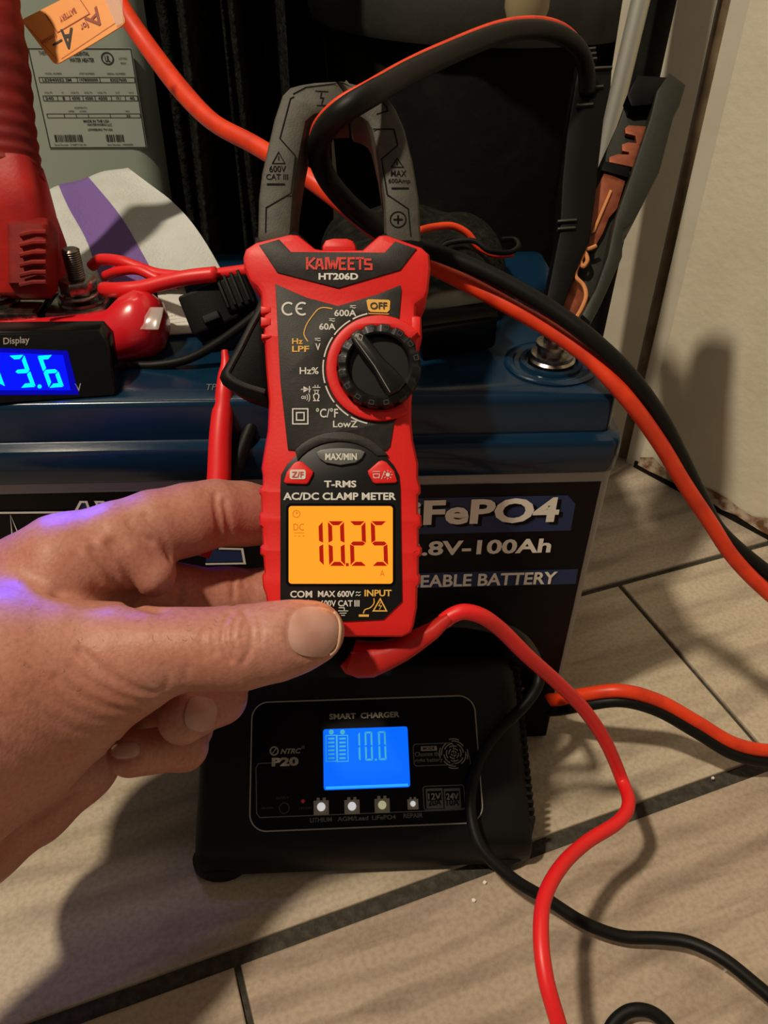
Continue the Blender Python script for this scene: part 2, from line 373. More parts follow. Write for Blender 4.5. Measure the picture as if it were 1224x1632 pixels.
P1 = Z(1017, 747, 0); P2 = Z(1224, 859, 0); wd_ = unit(P2-P1); wn = np.array([wd_[1], -wd_[0], 0])    # wall direction towards the camera; wn = away from room
if wn[0] < 0: wn = -wn
def wall_piece(name, a, b, z0, z1, th, m, parent=None, kind='structure', nrm=None):
    n = wn if nrm is None else nrm
    q = [a, b, b+n*th, a+n*th]; mb = MB()
    mb.add([(*p[:2], z0) for p in q]+[(*p[:2], z1) for p in q], [(0, 1, 5, 4), (1, 2, 6, 5), (2, 3, 7, 6), (3, 0, 4, 7), (4, 5, 6, 7), (3, 2, 1, 0)])
    return obj(name, mb, m, parent, smooth=False, kind=None if parent else kind)
# right wall: a board standing a finger's width off the tiles, chipped brown lower edge
wr = wall_piece('wall_right', P1, P1+wd_*1.6, .0065, 1.1, .04, 'wall_paint')
mb = MB()                                                  # ragged, stained lower edge
N = 90
vs = []
for i in range(N+1):
    t = i/N*1.0; p = P1+wd_*t-wn*.0022
    h = .0065+.0045+.004*abs(math.sin(i*1.7)+.6*math.sin(i*.61))+random.random()*.002
    lo = .0045+random.random()*.0025
    vs += [(p[0], p[1], lo), (p[0]+wn[0]*.0011, p[1]+wn[1]*.0011, h)]
mb.add(vs, [(2*i, 2*i+2, 2*i+3, 2*i+1) for i in range(N)])
obj('chipped_edge', mb, 'rust_edge', wr, smooth=False)
wall_piece('gap_shade_right', P1-wn*.0012-wd_*.004, P1-wn*.0012+wd_*1.6, -.002, .0058, .02, 'gap_shade')  # flush black strip stands in for the shade in the gap under the board
# door frame left of it: a narrow return, a dirty groove, then the flat casing that runs back behind the bin
G = Z(1003, 742, 0)
sd = unit(np.array([-.62, .79, 0]))
e0 = P1; e1 = P1+sd*.012
wall_piece('trim_1', e0+wn*.001, e1, -.002, 1.1, .02, 'trim_paint', nrm=unit(np.array([.8, .6, 0])))
e2 = e1+unit([-.85, .53, 0])*.0075
wall_piece('trim_2', e1+np.array([.003, .004, 0]), e2+np.array([.003, .004, 0]), -.002, 1.1, .02, 'grime', nrm=unit(np.array([.8, .6, 0])))
cdn = unit([-.90, .43, 0])
wall_piece('door_1', e2, e2+cdn*.055, -.002, 1.1, .03, 'trim_paint', nrm=unit(np.array([.43, .90, 0])))
q0 = e2+cdn*.055
wall_piece('trim_3', q0-cdn*.012+np.array([.004, .012, 0]), q0-cdn*.012+np.array([.12, .42, 0]), -.002, 1.1, .02, 'trim_paint', nrm=unit([.9, -.2, 0]))
wall_piece('wall_back', np.array([.25, .76, 0]), np.array([-1.3, .76, 0]), -.002, 1.1, .03, 'wall_paint', nrm=np.array([0, 1., 0]))

# =====================================================================================
# WATER HEATER with rating sticker
# =====================================================================================
HY = .335
hr = Y(262, 210, HY)                                       # its right edge
hw = .25
heater = thing('water_heater', 'pale grey-green water heater cabinet with a rating sticker at the back left', 'water heater', (hr[0]-hw+.0, HY+.15, 0))
xr = .5*(Y(227, 0, HY+.02)[0]+Y(296, 355, HY+.02)[0]); xl = xr-.42
obj('cabinet', MB().prism(rrect(xl, HY, xr, HY+.40, .022, 8), .0, 1.0), 'heater_grey', heater)
st = [Y(42, 72, HY-.0004), Y(234, 80, HY-.0004), Y(257, 232, HY-.0004), Y(80, 241, HY-.0004)]
sx0, sx1 = st[0][0]*.5+st[3][0]*.5, min(xr-.012, (st[1][0]+st[2][0])/2); sz1, sz0 = (st[0][2]+st[1][2])/2, (st[2][2]+st[3][2])/2
TS = lambda p: np.array([sx0+(sx1-sx0)*p[0], HY-.0004-p[2], sz0+(sz1-sz0)*p[1]])
stk = obj('rating_sticker', MB().add([(0, 0, 0), (1, 0, 0), (1, 1, 0), (0, 1, 0)], [(0, 1, 2, 3)], TS), 'sticker', heater, smooth=False)
mb = MB()
def sl(pts, w=.008, c=False): mb.stroke(pts, w, .0002, T=TS, closed=c)
sl([(.01, .01), (.99, .01), (.99, .99), (.01, .99)], .01, True)
for y0_, y1_, xs in ((.67, .72, (.05, .42, .64, .98)), (.49, .54, (.05, .19, .31, .44, .56, .72, .86, .98)), (.32, .36, (.05, .22, .34, .46, .68, .98))):
    sl([(.05, y0_), (.98, y0_)], .006); sl([(.05, y1_), (.98, y1_)], .006)
    for x in xs: sl([(x, y0_), (x, y1_)], .006)
mm = lambda s_, a, b, c, d, bo=0.: text(mb, s_, a, b, c, d, .0002, TS, bold=bo)
mm('THERMO', .10, .22, .93, .97); mm('RESIDENTIAL', .42, .58, .925, .965, .02); mm('WATER HEATER', .38, .62, .865, .905, .02)
mb.stroke(arc(.75, .90, .055, 0, 360, 20)[:-1], .014, .0002, T=TS, closed=True); mm('UL', .725, .775, .865, .93, .03); mm('LISTED', .86, .94, .89, .91); mm('8501', .87, .92, .845, .865)
for a, b, s_ in ((.12, .28, 'MODEL NUMBER'), (.45, .60, 'ITEM NUMBER'), (.72, .90, 'SERIAL NUMBER')): mm(s_, a, b, .745, .765)
for a, b, s_ in ((.08, .36, 'LE3840052 SM'), (.44, .62, '1978000000'), (.74, .90, '83027600')): mm(s_, a, b, .68, .71, .02)
for a, b, s_ in ((.07, .15, '240'), (.24, .26, '1'), (.33, .41, '4500'), (.46, .54, '4500'), (.59, .68, '4500'), (.77, .81, '19.1'), (.90, .95, '40')): mm(s_, a, b, .50, .53, .02); mm('VOLTS', a, b, .56, .58)
mm('ELEMENTS', .34, .46, .41, .43); mm('UPPER', .27, .33, .375, .395); mm('LOWER', .38, .45, .375, .395); mm('MAX', .84, .88, .375, .395); mm('30', .84, .88, .325, .35, .02)
mm('MADE IN THE USA', .40, .66, .27, .30, .02); mm('WATERWORKS LLC', .43, .68, .235, .262, .02); mm('LEWISBURG TN USA', .43, .68, .185, .21, .02)
for (a, b) in ((.08, .36), (.60, .78)):
    x = a
    while x < b: w_ = random.choice((.004, .008, .012)); sl([(x, .07), (x, .145)], w_); x += w_+random.choice((.005, .009))
mm('Serial Number  21988T7120 4H', .06, .38, .03, .05); mm('Item Number  100000000', .60, .86, .03, .05)
obj('print', mb, 'sticker_ink', heater, smooth=False, kind='stuff')

# =====================================================================================
# black fuzzy cloth hanging beside the heater, bin, pole
# =====================================================================================
cl = MB(); cy0 = .29
cxa = Y(232, 200, cy0)[0]+.006; cxb = Y(440, 200, cy0)[0]
def fold(u, v):
    x = cxa+(cxb-cxa+.012)*u
    y = cy0+.02+.016*math.sin(u*17)+.008*math.sin(u*41+v*2)-.01*v
    return (x+.012*v*math.sin(u*6), y, .02+.62*v)
cl.grid(fold, 120, 40)
n = len(cl.v); cl.v += [(x, y+.012, z) for x, y, z in cl.v]; fo = [tuple(i+n for i in reversed(f)) for f in cl.f]; cl.f += fo
tag(obj('hanging_cloth', cl, 'fuzz', angle=0), 'black fuzzy cloth hanging in soft folds just right of the water heater', 'cloth')

bl2 = MB(); bl2.grid(lambda u, v: (-.225+.10*u, .50+.012*math.sin(u*13)+.006*math.sin(u*31+v*3), .003+.66*v), 60, 30)  # dark sheet added so the opening between cloth and bin stays dark
n = len(bl2.v); bl2.v += [(x, y+.01, z) for x, y, z in bl2.v]; bl2.f += [tuple(i+n for i in reversed(f)) for f in bl2.f]
tag(obj('dark_filler', bl2, 'bin_black', angle=0), 'plain dark sheet added to darken the gap at the back, between hanging cloth and round bin', 'blanket')
bin_c = np.array([.012, .432]); zr = Y(600, 44, .29)[2]
bn = thing('storage_bin', 'large round black bin with a thick dull rim behind the blue battery', 'bin', (bin_c[0], bin_c[1], 0))
TB = lambda p: np.array([p[0]*.86+bin_c[0]-.02, p[1]+bin_c[1], p[2]])
def wob(mbx):
    out = []
    for x, y, z in mbx.v:
        a = math.atan2(y-bin_c[1], x-bin_c[0]); k = 1+.012*math.sin(a*9)+.006*math.sin(a*23+z*20)
        out.append((bin_c[0]+(x-bin_c[0])*k, bin_c[1]+(y-bin_c[1])*k, z))
    mbx.v = out; return mbx
obj('body', wob(MB().lathe([(.105, 0), (.115, .01), (.128, .15), (.140, zr-.01), (.136, zr)], 96, TB)), 'bin_black', bn)
obj('rim', MB().lathe([(.136, zr-.012), (.150, zr-.010), (.153, zr-.004), (.153, zr+.022), (.150, zr+.028), (.138, zr+.028), (.134, zr+.022), (.134, zr-.008)], 96, TB), 'bin_rim', bn)

pt_ = Y(1021, 0, .222); pb_ = Y(952, 290, .206)
dirp = unit(pt_-pb_)
tag(obj('metal_pole', MB().tube([pb_-dirp*.195, pb_, pt_, pt_+dirp*.25], .0052, 20), 'chrome'), 'slim shiny metal pole leaning behind the black clamp', 'pole')
pt2 = Y(1049, 0, .248)+np.array([.002, 0, 0]); pb2 = Y(985, 330, .238)
dirq = unit(pt2-pb2)
tag(obj('foam_strip', MB().tube([pb2-dirq*.16, pb2, pt2, pt2+dirq*.2], .0085, 18), 'bin_black'), 'black foam strip leaning between the metal pole and the cream door frame', 'strip')
g0 = D(840, 6, .47)
gk = MB().lathe([(.003, -.012), (.010, -.010), (.0125, -.002), (.0125, .010), (.010, .030), (.004, .034)], 24, lambda p: p+g0)
tag(obj('brass_knob', gk, 'gold'), 'small dull brass coloured knob above the bin at the top edge', 'knob')

# =====================================================================================
# BATTERY
# =====================================================================================
bat = thing('battery', 'large blue-lidded rechargeable lithium battery with a black and blue label', 'battery', (-.17, .086, 0))
BX0, BX1, BYD = -.335, 0., .172
def rbox_layers(layers, r, m, name):
    """stack of rounded rectangles (inset, z)"""
    mb = MB(); n = None; vs = []; cnt = 0
    for ins, z in layers:
        q = rrect(BX0+ins, 0+ins, BX1-ins, BYD-ins, max(r-ins*.5, .002), 6); n = len(q); vs += [(x, y, z) for x, y in q]; cnt += 1
    fs = [tuple(range(n))[::-1]]+[(k*n+i, k*n+(i+1) % n, (k+1)*n+(i+1) % n, (k+1)*n+i) for k in range(cnt-1) for i in range(n)]+[tuple((cnt-1)*n+i for i in range(n))]
    mb.add(vs, fs); return obj(name, mb, m, bat, angle=50)
rbox_layers([(.002, .0), (.001, .002), (-.0014, .168), (-.0016, .1752)], .006, 'battery_grey', 'case')
rbox_layers([(-.002, .1752), (-.003, .1765), (-.003, .190), (-.0022, .1920), (.001, .1930), (.0022, .1938), (.0022, .2098), (.0028, .2115), (.0042, .2124), (.0150, .2124)], .006, 'battery_blue', 'lid')
# terminal wells
tR = Z(878, 580, .2124)
for (cx_, cy_) in ((tR[0], tR[1]), (-.290, tR[1])):
    Tt = lambda p, a=cx_, b=cy_: p+np.array([a, b, .2124])
    obj('terminal_ring', MB().lathe([(.021, 0), (.021, .0008), (.0195, .0016), (.0175, .0016), (.0165, .0006), (.0145, .0006), (.0140, .0022), (.0120, .0024), (.0115, .0004)], 48, Tt), 'battery_blue', bat)
    obj('terminal_post', MB().lathe([(.0105, 0), (.0105, .003), (.0095, .004), (.0095, .0058), (.0070, .0062), (.0070, .0090), (.0078, .0092), (.0078, .0108), (.0048, .0110), (.0048, .0150), (.0040, .0155)], 32, Tt), 'steel', bat)
# label on the front face
yl = lambda z: .0010-.0024*(z/.168)-.0003
def front(px, py): 
    p = Y(px, py, .003)
    return p
TF = lambda p: np.array([p[0], yl(p[1])-p[2], p[1]])           # label coordinates: x, z, lift
lab = MB(); zt = .1700; 
lab.add([(-.328, zt, 0), (-.0040, zt, 0), (-.0050, .012, 0), (-.328, .012, 0)], [(0, 1, 2, 3)], TF)
lb = obj('label', lab, 'label_black', bat, smooth=False)
F = lambda px, py: (lambda p: (p[0], p[2]))(Y(px, py, .002))
s1 = MB(); a = F(902, 781.5); b = F(914, 795); c = F(907, 838); d0 = F(640, 845); e = F(640, 786)
s1.add([(-.20, e[1]+.0002, 0), (a[0], a[1], 0), (b[0], b[1], 0), (c[0], c[1], 0), (-.20, d0[1], 0)], [(0, 1, 2, 3, 4)], lambda p: TF(np.array([p[0], p[1], .0002])))
a = F(919, 900); c = F(915, 924)
s1.marks.append(len(s1.v)); s1.add([(-.20, a[1], 0), (a[0], a[1], 0), (c[0], c[1], 0), (-.20, c[1], 0)], [(0, 1, 2, 3)], lambda p: TF(np.array([p[0], p[1], .0002])))
obj('label_stripe', s1, 'label_blue', bat, smooth=False)
w_ = MB(); k_ = MB()
def ft(s_, px0, px1, pyb, pyt, sub, bold=.03, m=w_, sh=0, dz=(0, 0), z=.0006):
    a = F(px0, pyb); b = F(px1, pyb-(px1-px0)*.017); t = F((px0+px1)/2, pyt)
    text(m, s_, a[0]+dz[0], b[0]+dz[0], (a[1]+b[1])/2+dz[1], t[1]+dz[1], z, TF, bold=bold, sub=sub, shear=sh)
ft('LiFePO4', 675, 887, 829, 787, 'FePO4', .035, k_, 0, (.0014, -.0013), .0004)
ft('LiFePO4', 673, 885, 828, 786, 'FePO4', .035)
ft('12.8V-100Ah', 671, 874, 877, 852, '.8V-100Ah', .03)
ft('RECHARGEABLE BATTERY', 669, 883, 928, 906, 'EABLE BATTERY', .025)
obj('label_shadow_print', k_, 'panel_black', bat, smooth=False)
for pl in ([(0, 808.5), (115, 807.5), (121, 821)], [(26, 878), (20.6, 811), (43, 867)], [(100, 831), (63, 833), (72, 845)], [(121, 821), (120, 814), (132, 791), (141, 791), (148, 811)], [(166, 811), (156, 791), (168, 791), (187, 806)], [(329, 891), (391, 890), (387, 867), (350, 866)]):
    w_.marks.append(len(w_.v)); w_.stroke([F(x, y) for x, y in pl], .0011, .0005, T=TF)
obj('lettering', w_, 'label_white', bat, smooth=False)
bl = MB()
for pl in ([(24, 835), (45, 867), (118, 826), (118, 880), (20, 890)], [(125, 815), (134, 793), (140, 793), (147, 812)], [(159, 793), (168, 811), (180, 806), (167, 793)], [(329, 889), (389, 888), (385, 869), (332, 868)]):
    q = [F(x, y) for x, y in pl]; bl.marks.append(len(bl.v)); bl.add([(x, z, .0002) for x, z in q], [tuple(range(len(q)))], TF)
obj('logo_fill', bl, 'label_blue', bat, smooth=False)
tp = MB(); p = Z(327, 622, .2126); q = Z(346, 612, .2126); text(tp, 'TP', p[0], q[0], p[1], q[1], .2127); obj('lid_mark', tp, 'dim_ink', bat, smooth=False)

# =====================================================================================
# CHARGER
# =====================================================================================
CP = np.array([-.11, -.088, .024]); cn = unit([0, -.58, 1])     # its sloping top
CXL, CXR = -.194, -.034
cv = unit([0, 1, .58])
ch = thing('battery_charger', 'black smart charger with a lit blue screen lying in front of the battery', 'charger', (-.114, -.045, 0))
mb = MB(); vs = []; prof = []
NS = 40
secs = [(-.0865, .0), (-.0895, .004), (-.0905, .012), (-.0900, .0195), (-.0885, .0225), (-.0850, .0262), (-.0300, .0580), (-.0180, .0645), (-.0100, .0655), (-.0052, .0610), (-.0044, .050), (-.0044, .0)]
xs = [(CXL, .86), (CXL+.0012, .93), (CXL+.004, .97), (CXL+.009, 1), (CXR-.009, 1), (CXR-.004, .97), (CXR-.0012, .93), (CXR, .86)]
n = len(secs)
for x, k in xs:
    for (y, z) in secs: vs.append((x, -.046+(y+.046)*(.97+.03*(k-.86)/.14), .001+z*k))
fs = [tuple(range(n)), tuple((len(xs)-1)*n+i for i in range(n))[::-1]]
for i in range(len(xs)-1):
    for j in range(n): fs.append((i*n+j, i*n+(j+1) % n, (i+1)*n+(j+1) % n, (i+1)*n+j))
mb.add(vs, fs); obj('housing', mb, 'charger_black', ch, angle=60)
mb = MB()
for x in (CXL+.010, CXR-.012):
    mb2 = MB().lathe([(.010, 0), (.0125, .002), (.0125, .007), (.009, .010)], 24, lambda p, x=x: p*np.array([1.1, .8, 1])+np.array([x, -.0815, .0002]))
    obj('foot', mb2, 'charger_black', ch)
for i in range(22):                                         # vent fins along the right side
    y = -.080+i*.0032; zt_ = .024+(y+.088)*.58
    fb = MB().box((CXR-.0018, y, .012), (CXR+.0022, y+.0017, zt_*.96), .0002); obj('vent_fin', fb, 'charger_black', ch, smooth=False)
def C(px, py, lift=0): return PL(px, py, CP+cn*(.0016+lift), cn)
def c2(px, py): q = C(px, py); return (q[0], np.dot(q-CP, cv))
TC = lambda p: CP+np.array([p[0]-CP[0], 0, 0])+cv*p[1]+cn*(.0016+p[2])
def cbox(px0, py0, px1, py1): a = c2(px0, py1); b = c2(px1, py0); return a[0], a[1], b[0], b[1]
q = [c2(396, 1118), c2(766, 1110), c2(760, 1316), c2(404, 1321)]
X0 = (q[0][0]+q[3][0])/2; X1 = (q[1][0]+q[2][0])/2; V1 = (q[0][1]+q[1][1])/2; V0 = (q[2][1]+q[3][1])/2
obj('front_panel', MB().prism(rrect(X0, V0, X1, V1, .008, 8), -.0008, 0, 0, TC), 'panel_black', ch, smooth=False)
gi, di, fi = MB(), MB(), MB()
gi.stroke(rrect(X0, V0, X1, V1, .008, 8), .0006, .0002, T=TC, closed=True)
def ct(m, s_, px0, px1, pyb, pyt, bold=.02, sh=0.):
    a = c2(px0, pyb); b = c2(px1, pyb); t = c2((px0+px1)/2, pyt); text(m, s_, a[0], b[0], a[1], t[1], .0003, TC, bold=bold, shear=sh)
ct(gi, 'SMART  CHARGER', 525, 637, 1147, 1136, .03)
ct(gi, 'NTRC', 447, 480, 1202, 1193, .03, .3); x_, y_ = c2(437, 1197); gi.stroke(arc(x_, y_, .0019, 0, 360, 14)[:-1], .0007, .0003, T=TC, closed=True); gi.stroke([(x_-.0012, y_-.0016), (x_+.0013, y_+.0016)], .0005, .0003, T=TC)
x_, y_ = c2(483, 1191); gi.stroke(arc(x_, y_, .0006, 0, 360, 10)[:-1], .0002, .0003, T=TC, closed=True)
ct(gi, 'P20', 433, 476, 1222, 1207, .05)
ct(di, 'LITHIUM', 494, 529, 1311, 1303); ct(di, 'AGM/Lead', 538, 587, 1309, 1301); ct(di, 'LiFePO4', 593, 631, 1307, 1299); ct(di, 'REPAIR', 643, 674, 1304, 1296)
ct(di, 'Choose the', 661, 704, 1206, 1198); ct(di, 'right battery', 662, 706, 1217, 1208)
a = cbox(660, 1184, 722, 1221); di.stroke(rrect(*a, .0015, 4), .0004, .0002, T=TC, closed=True)
a = cbox(671, 1189, 696, 1197); gi.add([(a[0], a[1], .0002), (a[2], a[1], .0002), (a[2], a[3], .0002), (a[0], a[3], .0002)], [(0, 1, 2, 3)], TC)
kk = MB(); ct(kk, 'MODE', 674, 693, 1195.5, 1190.5, .03)
x_, y_ = c2(723, 1201)                                       # fingerprint key
for i_, r_ in enumerate((.0012, .0024, .0036, .0048, .0060, .0070)):
    for s_ in range(4): gi.stroke(arc(x_, y_, r_, s_*90+i_*31, s_*90+i_*31+(62 if i_ < 5 else 40), 6), .00045, .0003, T=TC)
di.stroke([c2(*p) for p in ((434, 1216), (412, 1217), (408, 1224), (409, 1296), (414, 1303), (745, 1290), (749, 1280))], .0004, .0002, T=TC)
di.stroke([c2(*p) for p in ((741, 1202), (748, 1206), (750, 1218))], .0004, .0002, T=TC)
a = cbox(676, 1251, 739, 1291); di.stroke(rrect(*a, .0012, 3), .0004, .0002, T=TC, closed=True)
for px0, px1, t1, t2 in ((680, 705, '12V', '20A'), (709, 733, '24V', '10A')):
    a = cbox(px0, 1256, px1, 1289); di.add([(a[0], a[1], .0002), (a[2], a[1], .0002), (a[2], a[3], .0002), (a[0], a[3], .0002)], [(0, 1, 2, 3)], TC)
    xm = (a[0]+a[2])/2; w2 = (a[2]-a[0])*.42
    kk.add([(xm-w2, a[3]-.0055, .00028), (xm+w2, a[3]-.0055, .00028), (xm+w2, a[3]-.0012, .00028), (xm-w2, a[3]-.0012, .00028)], [(0, 1, 2, 3)], TC)
    text(gi, t1, xm-w2*.9, xm+w2*.9, a[3]-.0052, a[3]-.0022, .0004, TC, bold=.02); text(kk, t2, xm-w2*.9, xm+w2*.9, a[1]+.0012, a[1]+.0044, .0004, TC, bold=.02)
CLD = lambda px, py, h: PL(px, py, CP+cn*h, cn)
for px0, t1 in ((416, '100-240V'), (440, 'OUTPUT'), (477, '12V/24V')): ct(fi, t1, px0, px0+20, 1290 if px0 != 440 else 1274, 1286 if px0 != 440 else 1270)
fi.stroke(arc(*c2(453, 1288), .0024, 0, 360, 12)[:-1], .0004, .0002, T=TC, closed=True)
obj('lettering', gi, 'grey_ink', ch, smooth=False); obj('small_print', di, 'dim_ink', ch, smooth=False); obj('dark_print', kk, 'panel_black', ch, smooth=False); obj('faint_print', fi, 'faint_ink', ch, smooth=False, kind='stuff')
rd = MB(); x_, y_ = c2(483, 1277); rd.dot(x_, y_, .0009, .0003, T=TC); obj('red_mark', rd, 'red_ink', ch, smooth=False)
# the four mode keys
for i_, (px, py, mn) in enumerate(((512, 1286, 'led_white'), (561, 1285, 'led_white'), (609, 1283, 'led_warm'), (658, 1281, 'led_white'))):
    x_, y_ = c2(px, py); kb = MB(); h = .0036 if i_ < 3 else .0026
    kb.prism([(x_-h, y_-h), (x_+h, y_-h), (x_+h, y_+h*.8), (x_+h*.6, y_+h*.8), (x_+h*.6, y_+h*1.15), (x_+h*.2, y_+h*1.15), (x_+h*.2, y_+h*.8), (x_-h*.2, y_+h*.8), (x_-h*.2, y_+h*1.15), (x_-h*.6, y_+h*1.15), (x_-h*.6, y_+h*.8), (x_-h, y_+h*.8)], 0, .0004, 0, TC)
    key = obj('mode_key', kb, 'grey_ink', ch, smooth=False)
    obj('key_light', MB().lathe([(.0020 if i_ < 3 else .0013, 0), (.0018 if i_ < 3 else .0012, .0008), (.0008, .0010)], 16, lambda p, x_=x_, y_=y_: TC(np.array([p[0]+x_, p[1]+y_, p[2]+.0004]))), mn, key)
# screen
q = [c2(514, 1162), c2(650, 1158.5), c2(653, 1254), c2(517, 1260)]
X0 = (q[0][0]+q[3][0])/2; X1 = (q[1][0]+q[2][0])/2; V1 = (q[0][1]+q[1][1])/2; V0 = (q[2][1]+q[3][1])/2
scr = obj('screen', MB().prism(rrect(X0, V0, X1, V1, .0012, 4), 0, .0005, 0, TC), 'lcd_blue', ch, smooth=False)
sd_ = MB(); sd_.add([(X0+.001, V0+.0004, .0007), (X1-.001, V0+.0004, .0007), (X1-.001, V0+.0016, .0007), (X0+.001, V0+.0016, .0007)], [(0, 1, 2, 3)], TC)
obj('screen_glow', sd_, 'lcd_blue_light', scr, smooth=False)
SEG = {'a': ((0, 1), (1, 1)), 'b': ((1, 1), (1, .5)), 'c': ((1, .5), (1, 0)), 'd': ((0, 0), (1, 0)), 'e': ((0, .5), (0, 0)), 'f': ((0, 1), (0, .5)), 'g': ((0, .5), (1, .5))}
DIG = {'0': 'abcdef', '1': 'bc', '2': 'abged', '3': 'abgcd', '5': 'afgcd', '6': 'afgedc'}
def seven(mb, ch_, x, y, w, h, t, z, T, slant=0., only=None):
    mb.marks.append(len(mb.v))
    for s_ in DIG[ch_]:
        (ax, ay), (bx, by) = SEG[s_]; A_ = np.array([x+ax*w+ay*h*slant, y+ay*h]); B_ = np.array([x+bx*w+by*h*slant, y+by*h])
        dr = unit(B_-A_); nn = np.array([-dr[1], dr[0]]); A2 = A_+dr*t*.16; B2 = B_-dr*t*.16
        inn = np.array([x+w/2+.5*h*slant, y+h/2])-(A_+B_)/2
        if s_ == 'g': pts = [A2, A2+dr*t*.5+nn*t*.42, B2-dr*t*.5+nn*t*.42, B2, B2-dr*t*.5-nn*t*.42, A2+dr*t*.5-nn*t*.42]
        else:
            if np.dot(inn, nn) < 0: nn = -nn
            k1 = .5 if s_ in 'bcef' and abs(ay-.5) < .01 else 1; k2 = .5 if s_ in 'bcef' and abs(by-.5) < .01 else 1
            pts = [A2, B2, B2-dr*t*.9*k2+nn*t*.85, A2+dr*t*.9*k1+nn*t*.85]
        mb.add([(*p, z) for p in pts], [tuple(range(len(pts)))], T)
dg = MB()
a = c2(571, 1213); b = c2(571, 1167); hh = b[1]-a[1]; u = c2(618, 1213)[0]-a[0]
for i_, c_ in enumerate('100'): seven(dg, c_, a[0]+u*(-.18, .24, .70)[i_], a[1], u*.26, hh, .0010, .0008, TC, 0)
dg.dot(a[0]+u*.60, a[1]+.0003, .0005, .0008, T=TC)
for px in (528, 546):
    for k in range(6): w0 = c2(px-5, 1210-k*6.2); w1 = c2(px+5, 1207-k*6.2); dg.add([(w0[0], w0[1], .0008), (w1[0], w0[1], .0008), (w1[0], w1[1], .0008), (w0[0], w1[1], .0008)], [(0, 1, 2, 3)], TC)
    w0 = c2(px-8, 1214); w1 = c2(px+8, 1172); dg.stroke([(w0[0], w0[1]), (w1[0], w0[1]), (w1[0], w1[1]), (w0[0], w1[1])], .0004, .0008, T=TC, closed=True); w2_ = c2(px, 1167); dg.dot(w2_[0], w2_[1], .0012, .0008, T=TC)
obj('screen_digits', dg, 'lcd_teal', scr, smooth=False)
# output connector and its cable
cb0 = Z(852, 1118, .017)
con = thing('cable_connector', 'small black plug at the right end of the charger where the orange cable starts', 'plug', (cb0[0], cb0[1], 0))
obj('shell', MB().box((cb0[0]-.009, cb0[1]-.012, .0005), (cb0[0]+.006, cb0[1]+.012, .030), .0015), 'black_plastic', con)
obj('latch', MB().box((cb0[0]-.002, cb0[1]-.006, .030), (cb0[0]+.007, cb0[1]+.006, .033), .0008), 'black_plastic', con)
p = Z(833, 1096, .03); q = Z(834, 1150, .012)
obj('orange_seal', MB().tube([p, q], .0009, 8), 'copper_bright', con)

# =====================================================================================
# VOLTMETER on the front left of the lid
# =====================================================================================
vn = unit([.10, -.86, .50]); VP = np.array([-.24, .004, .2126]); vx = unit(np.cross([0, 0, 1], -vn)); 
vx = unit(np.array([vx[0], vx[1], 0])); vx = vx if vx[0] > 0 else -vx; vy = unit(np.cross(vn, vx)); vy = vy if vy[2] > 0 else -vy
def v2(px, py): q = PL(px, py, VP, vn)-VP; return (np.dot(q, vx), np.dot(q, vy))
TV = lambda p: VP+vx*p[0]+vy*p[1]+(vn*p[2] if p[2] > 0 else np.array([.0, -1.1, 0])*p[2])
vb = v2(187, 640); vt = v2(160, 528)
vm = thing('voltmeter', 'black voltmeter box with glowing blue 13.6 reading on the battery lid', 'voltmeter', TV(np.array([vb[0]-.03, 0, -.012])))
outl = [(vb[0]-.10, .0004), (vb[0]-.001, .0004), (vb[0], .002), (v2(173, 545)[0], v2(173, 545)[1]), (v2(157, 528)[0], v2(157, 528)[1]), (vb[0]-.10, v2(5, 518)[1])]
obj('case', MB().prism(outl, -.009, 0, .0012, TV), 'black_gloss', vm)
q = [v2(-45, 553), v2(108, 559), v2(126, 629), v2(-45, 630)]
win = obj('window', MB().add([(*p, .0003) for p in q], [(3, 2, 1, 0)], TV), 'led_blue_dim', vm, smooth=False)
q = [v2(-45, 560), v2(101, 566), v2(113, 622), v2(-45, 622)]
obj('backlight', MB().add([(*p, .0005) for p in q], [(3, 2, 1, 0)], TV), 'led_blue', win, smooth=False)
dg = MB(); b0 = v2(34, 617); b1 = v2(34, 565); hh = b1[1]-b0[1]; ww = v2(60, 617)[0]-v2(36, 617)[0]; 
sl_ = -.22
for c_, px in (('1', -15), ('3', 34), ('6', 79)):
    bb = v2(px, 618); seven(dg, c_, bb[0], bb[1], ww, hh, .0018, .0009, TV, sl_)
p = v2(64, 616); dg.dot(p[0], p[1], .0008, .0009, T=TV)
obj('digits', dg, 'led_cyan', win, smooth=False)
dt = MB(); a = v2(6, 550); b = v2(49, 552); t = v2(28, 537); text(dt, 'Display', a[0], b[0], a[1]-.0006, t[1], .0003, TV, bold=.015, shear=.1, sub=None)
a = v2(121, 624); b = v2(131, 624); t = v2(126, 611); text(dt, 'V', a[0], b[0], a[1], t[1], .0003, TV)
obj('lettering', dt, 'grey_ink', vm, smooth=False)
lb_ = area('voltmeter_glow', tuple(TV(np.array([v2(50, 590)[0], v2(50, 590)[1], .004]))), tuple(TV(np.array([v2(50, 590)[0], v2(50, 590)[1]-.05, .06]))), .02, .09, (.03, .04, 1)); lb_.data.spread = 2.1

